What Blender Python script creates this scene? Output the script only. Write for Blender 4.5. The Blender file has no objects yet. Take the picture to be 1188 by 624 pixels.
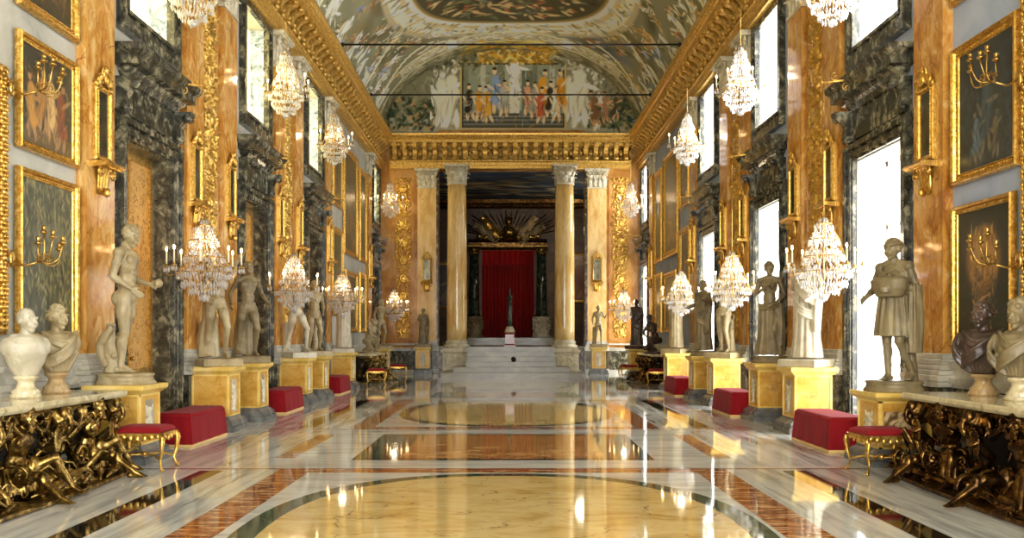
import bpy, math, random
import numpy as np
from mathutils import Vector, Matrix, Euler
R = math.radians; PI = math.pi
S = bpy.context.scene
C = S.collection
rnd = random.Random(7)

# ------------------------------------------------------------------ materials
def lin(h, a=1.0):
    if isinstance(h, str):
        h = h.lstrip('#'); v = [int(h[i:i+2], 16)/255 for i in (0, 2, 4)]
    else: v = list(h)
    return tuple([(x/12.92 if x <= .04045 else ((x+.055)/1.055)**2.4) for x in v] + [a])

class NT:
    def __init__(s, name):
        s.m = bpy.data.materials.new(name); s.m.use_nodes = True
        s.t = s.m.node_tree; s.t.nodes.clear()
        s.out = s.t.nodes.new('ShaderNodeOutputMaterial')
    def n(s, typ, **kw):
        x = s.t.nodes.new(typ)
        for k, v in kw.items():
            if k in x.inputs.keys(): 
                if isinstance(v, bpy.types.NodeSocket): s.t.links.new(v, x.inputs[k])
                else: x.inputs[k].default_value = v
            else: setattr(x, k, v)
        return x
    def link(s, a, b): s.t.links.new(a, b)
    def co(s, kind='obj', scale=(1, 1, 1), rot=(0, 0, 0)):
        if kind == 'pos': src = s.n('ShaderNodeNewGeometry').outputs['Position']
        else: src = s.n('ShaderNodeTexCoord').outputs['Object']
        mp = s.n('ShaderNodeMapping'); s.link(src, mp.inputs['Vector'])
        mp.inputs['Scale'].default_value = scale; mp.inputs['Rotation'].default_value = rot
        return mp.outputs[0]
    def noise(s, co, scale=5, detail=4, rough=.55, dist=0):
        x = s.n('ShaderNodeTexNoise', Scale=scale, Detail=detail, Roughness=rough, Distortion=dist)
        s.link(co, x.inputs['Vector']); return x.outputs['Fac']
    def voro(s, co, scale=5, feature='DISTANCE_TO_EDGE'):
        x = s.n('ShaderNodeTexVoronoi'); x.feature = feature; x.inputs['Scale'].default_value = scale
        s.link(co, x.inputs['Vector']); return x.outputs[0]
    def warp(s, co, scale=2, amt=.3):
        x = s.n('ShaderNodeTexNoise', Scale=scale, Detail=4.0); s.link(co, x.inputs['Vector'])
        a = s.n('ShaderNodeVectorMath', operation='MULTIPLY_ADD')
        s.link(x.outputs['Color'], a.inputs[0]); a.inputs[1].default_value = (amt,)*3
        s.link(co, a.inputs[2]); return a.outputs[0]
    def ramp(s, fac, stops):
        x = s.n('ShaderNodeValToRGB'); e = x.color_ramp.elements
        while len(e) < len(stops): e.new(.5)
        for i, (p, c) in enumerate(stops): e[i].position = p; e[i].color = lin(c)
        s.link(fac, x.inputs[0]); return x.outputs[0]
    def mix(s, f, a, b, mode='MIX'):
        x = s.n('ShaderNodeMix', data_type='RGBA', blend_type=mode)
        for v, i in ((f, 0), (a, 6), (b, 7)):
            if isinstance(v, bpy.types.NodeSocket): s.link(v, x.inputs[i])
            elif i == 0: x.inputs[0].default_value = v
            else: x.inputs[i].default_value = lin(v)
        return x.outputs[2]
    def bsdf(s, color, rough=.4, metal=0., bump=None, bs=.3, bd=.02, spec=.5, coat=0., sheen=0., trans=0.):
        b = s.n('ShaderNodeBsdfPrincipled')
        if isinstance(color, bpy.types.NodeSocket): s.link(color, b.inputs['Base Color'])
        else: b.inputs['Base Color'].default_value = lin(color)
        if isinstance(rough, bpy.types.NodeSocket): s.link(rough, b.inputs['Roughness'])
        else: b.inputs['Roughness'].default_value = rough
        b.inputs['Metallic'].default_value = metal
        b.inputs['Specular IOR Level'].default_value = spec
        b.inputs['Coat Weight'].default_value = coat; b.inputs['Coat Roughness'].default_value = .04
        b.inputs['Sheen Weight'].default_value = sheen
        b.inputs['Transmission Weight'].default_value = trans
        if bump is not None:
            bp = s.n('ShaderNodeBump', Strength=bs, Distance=bd); s.link(bump, bp.inputs['Height'])
            s.link(bp.outputs[0], b.inputs['Normal'])
        s.link(b.outputs[0], s.out.inputs[0]); s.b = b
        return s.m

M = {}
def marble(name, stops, kind='obj', scale=3, stretch=(1, 1, 1), warp=.4, vein=None, vscale=2, vwidth=.05, rough=.15, coat=0., spec=.5, dist=.6, bump=0):
    t = NT(name); co = t.co(kind, stretch); w = t.warp(co, 1.5, warp)
    n = t.noise(w, scale, 6, .6, dist); col = t.ramp(n, stops)
    if vein:
        v = t.voro(t.warp(co, 3, .35), vscale)
        f = t.ramp(v, [(0, '#ffffff'), (vwidth, '#000000')])
        n2 = t.noise(co, vscale*1.3, 3); f2 = t.ramp(n2, [(.4, '#000000'), (.6, '#ffffff')])
        ff = t.mix(1.0, f, f2, 'MULTIPLY'); col = t.mix(ff, col, vein)
    M[name] = t.bsdf(col, rough, coat=coat, spec=spec, bump=n if bump else None, bs=bump)
    return M[name]

# giallo / orange pilaster stone, vertical figure
marble('amber_marble', [(.3, '#9a5f26'), (.45, '#c08438'), (.55, '#cf9a4e'), (.68, '#e3bd7e')], 'pos', 2.4, (1.5, 1.5, .8), 1.1, '#8a4f20', 2.2, .025, .11, spec=.6, dist=1.2)
marble('orange_marble', [(.25, '#8a5422'), (.45, '#b67c38'), (.6, '#cc9a58'), (.8, '#a3692e')], 'pos', 1.6, (1, 1, .7), .8, '#9c6a34', 1.4, .012, .16, spec=.5)
marble('column_marble', [(.25, '#ae8040'), (.45, '#d8b068'), (.6, '#ebcd8e'), (.8, '#c2924a')], 'obj', 2.4, (1.4, 1.4, .35), .6, '#b98a48', 1.1, .012, .14, spec=.5)
marble('yellow_marble', [(.3, '#bd8730'), (.5, '#d6a54c'), (.7, '#e3bb6c')], 'obj', 3, (1, 1, 1), .5, '#a97a34', 3, .02, .2)
marble('pale_yellow', [(.3, '#d2aa4e'), (.5, '#e6c468'), (.7, '#f0d68c')], 'obj', 3, (1, 1, 1), .5, None, rough=.25)
marble('end_pilaster', [(.25, '#b58642'), (.45, '#d8ae66'), (.6, '#e8c98a'), (.8, '#c4934c')], 'pos', 2.2, (1.4, 1.4, .4), .6, '#b07c3c', 1.6, .012, .14)
marble('breccia', [(.3, '#1b1b17'), (.45, '#3b3a30'), (.55, '#5f5b49'), (.64, '#9a9376'), (.74, '#6b6650')], 'pos', 6.5, (1, 1, .8), .5, '#11110f', 5., .07, .18, dist=.3, spec=.5)
marble('blue_breccia', [(.3, '#39485c'), (.45, '#8d9fb4'), (.55, '#c9d3dd'), (.7, '#51627a')], 'pos', 4, (1, 1, 1), 1.0, '#e9edf2', 3.5, .06, .2)
marble('grey_marble', [(.3, '#8b867a'), (.5, '#b9b4a4'), (.7, '#d8d3c4')], 'pos', 2.5, (1, 1, 1), .6, None, rough=.3)
marble('white_marble_floor', [(.28, '#7f807c'), (.42, '#aeaea7'), (.55, '#cfcdc3'), (.7, '#dbd9ce'), (.82, '#95958f')], 'pos', 2.2, (3.2, .28, 1), .35, None, rough=.05, spec=.8, dist=.3)
marble('white_marble_band', [(.3, '#a3a197'), (.5, '#cbc9be'), (.7, '#dad8cd')], 'pos', 2.2, (.4, 2.5, 1), .3, None, rough=.05, spec=.8, dist=.3)
marble('yellow_floor', [(.25, '#a98548'), (.42, '#cfae6b'), (.55, '#dcc183'), (.75, '#c49b56')], 'pos', 1.8, (.8, 1.8, 1), .8, '#7d4c27', 1.7, .018, .05, spec=.8)
marble('rust_floor', [(.25, '#5f2c12'), (.45, '#93502a'), (.55, '#b0713c'), (.62, '#d9b98a'), (.75, '#8a4420')], 'pos', 3.2, (1, 5, 1), .5, None, rough=.05, spec=.8)
marble('red_floor', [(.25, '#5a1d14'), (.5, '#8a3a26'), (.75, '#b06a4a')], 'pos', 3.2, (1, 3, 1), .5, None, rough=.05, spec=.8)
marble('green_floor', [(.25, '#1f2b20'), (.5, '#43503c'), (.7, '#6b7458')], 'pos', 3.2, (1, 2, 1), .8, '#8c9272', 2.5, .03, .05, spec=.8)
marble('orange_floor', [(.25, '#8f5a2c'), (.45, '#b98148'), (.6, '#cf9f63'), (.75, '#9c5f36')], 'pos', 1.4, (.8, 1.6, 1), .8, '#6d3a20', 1.7, .02, .05, spec=.8)
marble('black_floor', [(.3, '#14110d'), (.6, '#2c261c'), (.8, '#4a3f2b')], 'pos', 3, (1, 1, 1), .5, None, rough=.05, spec=.8)
marble('statue_marble', [(.3, '#7f6d48'), (.5, '#a3916a'), (.7, '#b9aa84')], 'obj', 4, (1, 1, .6), .4, None, rough=.42, bump=.08)
marble('white_statue', [(.3, '#a0957a'), (.5, '#bfb59b'), (.7, '#cfc8b2')], 'obj', 4, (1, 1, .6), .4, None, rough=.4, bump=.08)
marble('aged_marble', [(.3, '#62553b'), (.5, '#807150'), (.7, '#988862')], 'obj', 4, (1, 1, .6), .4, None, rough=.45, bump=.08)
marble('bronze_stone', [(.3, '#2b211b'), (.5, '#4a3a30'), (.7, '#695446')], 'obj', 4, (1, 1, .6), .5, None, rough=.3)
marble('alabaster_brown', [(.3, '#93744a'), (.5, '#b69868'), (.7, '#cdb488')], 'obj', 4, (1, 1, .5), .7, '#7a5a35', 5, .03, .35)
marble('table_marble', [(.3, '#a5966f'), (.5, '#cfc19a'), (.7, '#e3d8b6')], 'obj', 4, (1, 1, 1), .7, '#8f7c52', 5, .03, .08)
marble('green_marble', [(.3, '#0c120e'), (.5, '#1f2b22'), (.7, '#42503f')], 'obj', 3, (1, 1, .8), .8, '#5f6b55', 4, .03, .12)
marble('plinth_grey', [(.3, '#4a4b4c'), (.5, '#6a6b6a'), (.7, '#8f8e88')], 'obj', 4, (1, 1, 1), .5, None, rough=.25)
marble('cream_stone', [(.3, '#a59a7e'), (.5, '#cfc5a8'), (.7, '#e2d9be')], 'obj', 5, (1, 1, 1), .4, None, rough=.5, bump=.1)
marble('step_marble', [(.3, '#574e33'), (.5, '#766b48'), (.7, '#8f835d')], 'pos', 2, (.5, 2, 1), .4, None, rough=.25)
marble('plaster_pale', [(.3, '#9d9786'), (.5, '#b5b09e'), (.7, '#c6c1b0')], 'pos', 1.2, (1, 1, 1), .3, None, rough=.75)
marble('plaster_shaded', [(.3, '#8f9bb0'), (.5, '#a5b0c3'), (.7, '#b6bfcd')], 'pos', 1.2, (1, 1, 1), .3, None, rough=.75)  # right wall: the blue-grey of its shade is put into the plaster colour
marble('plaster_cream', [(.3, '#cfc4aa'), (.5, '#ddd4bd'), (.7, '#e5ddc9')], 'pos', 1.2, (1, 1, 1), .3, None, rough=.7)
marble('dark_room', [(.3, '#35220f'), (.5, '#553a1e'), (.7, '#70502c')], 'pos', 1.6, (1, 1, 1), .6, None, rough=.5)
marble('red_stone', [(.3, '#5d2417'), (.5, '#8c3f26'), (.7, '#b0603c')], 'obj', 6, (1, 1, 1), .6, None, rough=.2)

def gold(name, c1, c2, c3, rough=.32, bs=.35, scale=22, metal=.85):
    t = NT(name); co = t.co('obj'); n = t.noise(co, scale, 3, .6, .5)
    col = t.ramp(n, [(.3, c1), (.5, c2), (.7, c3)])
    M[name] = t.bsdf(col, rough, metal, bump=n, bs=bs, bd=.01)
gold('gold', '#9c7226', '#cfa044', '#ecca7c', .3)
gold('gold_cornice', '#a87a2a', '#d3a64a', '#e9c678', .38, .3, 14, .55)
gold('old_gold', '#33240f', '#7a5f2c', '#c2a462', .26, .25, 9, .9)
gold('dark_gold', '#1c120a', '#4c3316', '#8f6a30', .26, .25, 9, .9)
gold('brass', '#8b6a2c', '#b58f48', '#d8b873', .3, .1, 30, 1.)

def simple(name, c, rough=.5, metal=0., **k):
    t = NT(name); co = t.co('obj'); n = t.noise(co, 12, 4)
    c0 = tuple(lin(c)[:3]); col = t.n('ShaderNodeMix', data_type='RGBA')
    t.link(n, col.inputs[0]); col.inputs[6].default_value = tuple(x*.88 for x in c0)+(1,); col.inputs[7].default_value = tuple(min(1, x*1.1) for x in c0)+(1,)
    M[name] = t.bsdf(col.outputs[2], rough, metal, **k); return M[name]
simple('wax', '#efe4c4', .4)
simple('iron', '#2b2520', .45, .6)
simple('white_paint_lit_reveal', '#e9e6dd', .45)
simple('braid', '#e0bd7a', .5)
simple('back_shade', '#1d1610', .7)

def velvet(name, c, sc=60, bs=.15):
    t = NT(name); co = t.co('obj'); n = t.noise(co, sc, 3); n2 = t.noise(co, 3, 3)
    c0 = lin(c); col = t.n('ShaderNodeMix', data_type='RGBA'); t.link(n2, col.inputs[0])
    col.inputs[6].default_value = tuple(x*.7 for x in c0[:3])+(1,); col.inputs[7].default_value = tuple(min(1, x*1.2) for x in c0[:3])+(1,)
    M[name] = t.bsdf(col.outputs[2], .85, bump=n, bs=bs, bd=.004, sheen=.04, spec=.2); return t
velvet('red_velvet', '#870c17'); velvet('curtain_red', '#9a140d', 30); velvet('seat_red', '#8e121a', 30)

# patterned gold damask used on the closed doors
def damask(name, ca, cb, sc=4.0, kind='obj'):
    t = NT(name); co = t.co(kind, (1, 1, 1)); w = t.warp(co, 2.2, .35)
    v = t.voro(w, sc, 'F1'); a = t.ramp(v, [(.0, '#000000'), (.22, '#000000'), (.27, '#ffffff'), (.33, '#ffffff'), (.38, '#000000')])
    n = t.noise(t.warp(co, 5, .2), 9, 3, .5, 2.); b = t.ramp(n, [(.47, '#000000'), (.5, '#ffffff'), (.55, '#ffffff'), (.58, '#000000')])
    f = t.mix(.5, a, b, 'ADD'); col = t.mix(f, ca, cb)
    M[name] = t.bsdf(col, .5, .25, bump=n, bs=.25)
damask('damask', '#d3a255', '#9a6a2a', 7.); damask('damask_pale', '#d6c58a', '#a08b4e', 7.)
damask('door_gilt', '#b98a3a', '#7a571f', 6)

def translucent_cloth(name, c, f=.75):
    t = NT(name); co = t.co('obj'); n = t.noise(t.warp(co, 2, .4), 5, 4, .5, 1.5)
    lt = lin(c); dk = '#cdbf86'
    col = t.mix(t.ramp(n, [(.46, '#000000'), (.5, '#ffffff'), (.54, '#000000')]), c, dk)
    a = t.n('ShaderNodeBsdfTranslucent'); b = t.n('ShaderNodeBsdfDiffuse'); mx = t.n('ShaderNodeMixShader', Fac=1-f)
    t.link(col, a.inputs[0]); t.link(col, b.inputs[0]); t.link(a.outputs[0], mx.inputs[1]); t.link(b.outputs[0], mx.inputs[2]); t.link(mx.outputs[0], t.out.inputs[0])
    M[name] = t.m
translucent_cloth('blind_cloth', '#efe0a6'); translucent_cloth('yellow_curtain', '#e8c84a')

t = NT('window_glass'); a = t.n('ShaderNodeBsdfTransparent', Color=(1, 1, 1, 1)); b = t.n('ShaderNodeBsdfGlossy', Roughness=.02); mx = t.n('ShaderNodeMixShader', Fac=.06)
t.link(a.outputs[0], mx.inputs[1]); t.link(b.outputs[0], mx.inputs[2]); t.link(mx.outputs[0], t.out.inputs[0]); M['window_glass'] = t.m
t = NT('crystal'); co = t.co('obj'); n = t.noise(co, 40, 1)
a = t.n('ShaderNodeBsdfTransparent', Color=(1, 1, 1, 1)); b = t.n('ShaderNodeBsdfGlossy', Roughness=.08, Color=(.98, .97, .95, 1)); d = t.n('ShaderNodeBsdfTranslucent', Color=(.95, .93, .9, 1)); d2 = t.n('ShaderNodeBsdfDiffuse', Color=(.95, .93, .9, 1))
m1 = t.n('ShaderNodeMixShader', Fac=.62); m2 = t.n('ShaderNodeMixShader', Fac=.5); m3 = t.n('ShaderNodeMixShader', Fac=.5)
t.link(a.outputs[0], m1.inputs[1]); t.link(b.outputs[0], m1.inputs[2])
t.link(d.outputs[0], m3.inputs[1]); t.link(d2.outputs[0], m3.inputs[2])
t.link(m1.outputs[0], m2.inputs[1]); t.link(m3.outputs[0], m2.inputs[2]); t.link(m2.outputs[0], t.out.inputs[0]); M['crystal'] = t.m
def emis(name, c, s):
    t = NT(name); e = t.n('ShaderNodeEmission', Strength=s, Color=lin(c)); t.link(e.outputs[0], t.out.inputs[0]); M[name] = t.m
emis('flame', '#ffc888', 40.)
t = NT('mirror_glass'); co = t.co('obj'); n = t.noise(co, 4, 3); col = t.ramp(n, [(.3, '#4c4a3c'), (.6, '#8f8a70'), (.8, '#5c5a48')]); M['mirror_glass'] = t.bsdf(col, .12, .8)
def painted(name, rough=.35, spec=.4):
    t = NT(name); a = t.n('ShaderNodeAttribute', attribute_name='Col'); co = t.co('obj'); n = t.noise(co, 60, 3)
    M[name] = t.bsdf(a.outputs['Color'], rough, bump=n, bs=.15, bd=.004, spec=spec)
painted('oil_paint', .3, .5); painted('fresco', .85, .15)

# ------------------------------------------------------------------ mesh builder
class MB:
    def __init__(s): s.v = []; s.f = []; s.m = []; s.sm = []; s.mi = 0; s.smooth = False; s.X = None
    def add(s, vs, fs, smooth=None):
        o = len(s.v)
        if s.X is not None: vs = [tuple(s.X @ Vector(v)) for v in vs]
        s.v += [tuple(v) for v in vs]
        sm = s.smooth if smooth is None else smooth
        for f in fs: s.f.append(tuple(i+o for i in f)); s.m.append(s.mi); s.sm.append(sm)
    def box(s, x0, x1, y0, y1, z0, z1, b=0.):
        if x0 > x1: x0, x1 = x1, x0
        if y0 > y1: y0, y1 = y1, y0
        if b <= 0 or min(x1-x0, y1-y0, z1-z0) < 2.2*b:
            s.add([(x0,y0,z0),(x1,y0,z0),(x1,y1,z0),(x0,y1,z0),(x0,y0,z1),(x1,y0,z1),(x1,y1,z1),(x0,y1,z1)],
                  [(0,3,2,1),(4,5,6,7),(0,1,5,4),(1,2,6,5),(2,3,7,6),(3,0,4,7)], False)
        else:
            cx, cy = (x0+x1)/2, (y0+y1)/2; hx, hy = (x1-x0)/2, (y1-y0)/2
            s.rings([[(cx+sx*(hx-i), cy+sy*(hy-i), z) for sx, sy in ((-1,-1),(1,-1),(1,1),(-1,1))] for z, i in ((z0, b), (z0+b, 0), (z1-b, 0), (z1, b))], smooth=False)
    def rings(s, rs, cap=True, smooth=None, close=True):
        n = len(rs[0]); vs = [p for r in rs for p in r]; fs = []
        for k in range(len(rs)-1):
            for i in range(n if close else n-1):
                j = (i+1) % n; fs.append((k*n+i, k*n+j, (k+1)*n+j, (k+1)*n+i))
        if cap: fs.append(tuple(range(n-1, -1, -1))); fs.append(tuple((len(rs)-1)*n+i for i in range(n)))
        s.add(vs, fs, smooth)
    def lathe(s, prof, c=(0, 0, 0), n=24, cap=True, sx=1., sy=1., smooth=True, flute=0, famp=0.):
        rs = []
        for r, z in prof:
            ring = []
            for i in range(n):
                a = 2*PI*i/n; rr = r*(1-famp*(.5+.5*math.cos(flute*a))) if flute else r
                ring.append((c[0]+rr*sx*math.cos(a), c[1]+rr*sy*math.sin(a), c[2]+z))
            rs.append(ring)
        s.rings(rs, cap, smooth)
    def sq(s, prof, c=(0, 0, 0), smooth=False, sx=1., sy=1.):   # square-plan mouldings: prof (half-size, z)
        s.rings([[(c[0]+a*r*sx, c[1]+b*r*sy, c[2]+z) for a, b in ((-1,-1),(1,-1),(1,1),(-1,1))] for r, z in prof], True, smooth)
    def rect(s, prof, hx, hy, c=(0, 0, 0)):              # rectangular plan: prof (offset, z)
        s.rings([[(c[0]+a*(hx+o), c[1]+b*(hy+o), c[2]+z) for a, b in ((-1,-1),(1,-1),(1,1),(-1,1))] for o, z in prof], True, False)
    def prism(s, poly, y0, y1):                           # poly in xz
        n = len(poly)
        s.add([(x, y0, z) for x, z in poly]+[(x, y1, z) for x, z in poly],
              [tuple(range(n)), tuple(range(2*n-1, n-1, -1))]+[(i, i+n, (i+1) % n+n, (i+1) % n) for i in range(n)], False)
    def extr(s, poly, x0, x1):                            # poly in yz, extruded along x
        n = len(poly)
        s.add([(x0, y, z) for y, z in poly]+[(x1, y, z) for y, z in poly],
              [tuple(range(n-1, -1, -1)), tuple(range(n, 2*n))]+[(i, (i+1) % n, (i+1) % n+n, i+n) for i in range(n)], False)
    def tube(s, pts, r, n=8, smooth=True, flat=1.):
        pts = [Vector(p) for p in pts]; rs = r if isinstance(r, (list, tuple)) else [r]*len(pts)
        rings = []; up = Vector((0, 0, 1))
        for i, p in enumerate(pts):
            d = (pts[min(i+1, len(pts)-1)]-pts[max(i-1, 0)])
            d = d.normalized() if d.length > 1e-9 else Vector((0, 0, 1))
            u = up if abs(d.dot(up)) < .95 else Vector((1, 0, 0))
            a = d.cross(u).normalized(); b = a.cross(d).normalized(); 
            rings.append([tuple(p+(a*math.cos(2*PI*k/n)+b*math.sin(2*PI*k/n)*flat)*rs[i]) for k in range(n)])
        s.rings(rings, True, smooth)
    def ell(s, c, r, rot=None, n=12, m=8):
        if not isinstance(r, (tuple, list)): r = (r, r, r)
        Mx = Euler(rot).to_matrix() if rot is not None else None
        vs = []; fs = []
        def P(x, y, z):
            v = Vector((x*r[0], y*r[1], z*r[2])); v = Mx @ v if Mx is not None else v
            return (v[0]+c[0], v[1]+c[1], v[2]+c[2])
        vs.append(P(0, 0, -1))
        for j in range(1, m):
            t = -PI/2+PI*j/m
            for i in range(n): a = 2*PI*i/n; vs.append(P(math.cos(t)*math.cos(a), math.cos(t)*math.sin(a), math.sin(t)))
        vs.append(P(0, 0, 1))
        for i in range(n): fs.append((0, 1+(i+1) % n, 1+i))
        for j in range(m-2):
            for i in range(n): a = 1+j*n; fs.append((a+i, a+(i+1) % n, a+n+(i+1) % n, a+n+i))
        a = 1+(m-2)*n
        for i in range(n): fs.append((a+i, a+(i+1) % n, len(vs)-1))
        s.add(vs, fs, True)
    def cap(s, a, b, ra, rb=None, n=10):                  # round-ended tapered limb
        rb = ra if rb is None else rb; a = Vector(a); b = Vector(b); d = b-a
        if d.length < 1e-6: return s.ell(a, ra)
        d.normalize(); pts = []; rs = []
        for t in (-1, -.8, -.45): pts.append(a+d*t*ra*.999); rs.append(ra*math.sqrt(max(0.002, 1-t*t)))
        pts += [a, b]; rs += [ra, rb]
        for t in (.45, .8, 1): pts.append(b+d*t*rb*.999); rs.append(rb*math.sqrt(max(0.002, 1-t*t)))
        s.tube(pts, rs, n)
    def spiral(s, c, r0, turns, rt, axis='y', a0=0, dirn=1, rt1=None, taper=True, n=8, steps=26):
        pts = []; rr = []
        for i in range(steps):
            t = i/(steps-1); a = a0+dirn*t*turns*2*PI; r = r0*(1-t)**.8+rt*.6
            if axis == 'y': pts.append((c[0]+r*math.cos(a), c[1], c[2]+r*math.sin(a)))
            elif axis == 'x': pts.append((c[0], c[1]+r*math.cos(a), c[2]+r*math.sin(a)))
            else: pts.append((c[0]+r*math.cos(a), c[1]+r*math.sin(a), c[2]))
            rr.append(rt*(1-.45*t))
        s.tube(pts, rr, n); s.ell(pts[-1], rt*1.2, n=8, m=6)
    def build(s, name, mat, parent=None, loc=None):
        me = bpy.data.meshes.new(name); me.from_pydata(s.v, [], s.f)
        ms = mat if isinstance(mat, (list, tuple)) else [mat]
        for x in ms: me.materials.append(M[x] if isinstance(x, str) else x)
        me.polygons.foreach_set('material_index', s.m); me.polygons.foreach_set('use_smooth', s.sm)
        me.update()
        o = bpy.data.objects.new(name, me); C.objects.link(o)
        if parent is not None: o.parent = parent
        if loc is not None: o.location = loc
        return o
    def organic(s, name, mat, parent=None, voxel=.015, it=3, fac=.5):
        me = bpy.data.meshes.new('tmp'); me.from_pydata(s.v, [], s.f)
        o = bpy.data.objects.new('tmp', me); C.objects.link(o)
        md = o.modifiers.new('r', 'REMESH'); md.mode = 'VOXEL'; md.voxel_size = voxel; md.adaptivity = 0
        if it:
            m2 = o.modifiers.new('s', 'SMOOTH'); m2.factor = fac; m2.iterations = it
        dg = bpy.context.evaluated_depsgraph_get(); dg.update()
        nm = bpy.data.meshes.new_from_object(o.evaluated_get(dg), depsgraph=dg)
        bpy.data.objects.remove(o); bpy.data.meshes.remove(me)
        nm.name = name; nm.materials.clear(); nm.materials.append(M[mat])
        nm.polygons.foreach_set('use_smooth', [True]*len(nm.polygons)); nm.polygons.foreach_set('material_index', [0]*len(nm.polygons)); nm.update()
        r = bpy.data.objects.new(name, nm); C.objects.link(r)
        if parent is not None: r.parent = parent
        return r

KIDS = {}
def E(name, loc=(0, 0, 0), rz=0., parent=None):
    o = bpy.data.objects.new(name, None); C.objects.link(o); o.location = loc; o.rotation_euler = (0, 0, rz); o.empty_display_size = .1
    if parent is not None: o.parent = parent
    return o
def tag(o, label=None, cat=None, group=None, kind=None):
    for k, v in (('label', label), ('category', cat), ('group', group), ('kind', kind)):
        if v: o[k] = v
    return o
def st(o): o['kind'] = 'structure'; return o
def kids(o): return [x for x in C.objects if x.parent == o]
def dup(o, loc=None, rz=None, parent=None, label=None, scale=None, swap=None, mir=False):
    def rec(a, par):
        c = a.copy(); C.objects.link(c); c.parent = par
        for ch in KIDS.get(a.name) or kids(a): rec(ch, c)
        return c
    r = rec(o, parent)
    if loc is not None: r.location = loc
    if rz is not None: r.rotation_euler = (0, 0, rz)
    if scale is not None: r.scale = (scale,)*3 if not isinstance(scale, tuple) else scale
    if label: r['label'] = label
    return r
def reskin(o, mat):                                     # give a copy another stone
    for ch in kids(o):
        if ch.type == 'MESH' and ch.name.startswith(('body', 'drapery', 'plinth')):
            ch.data = ch.data.copy(); ch.data.materials[0] = M[mat]

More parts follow.
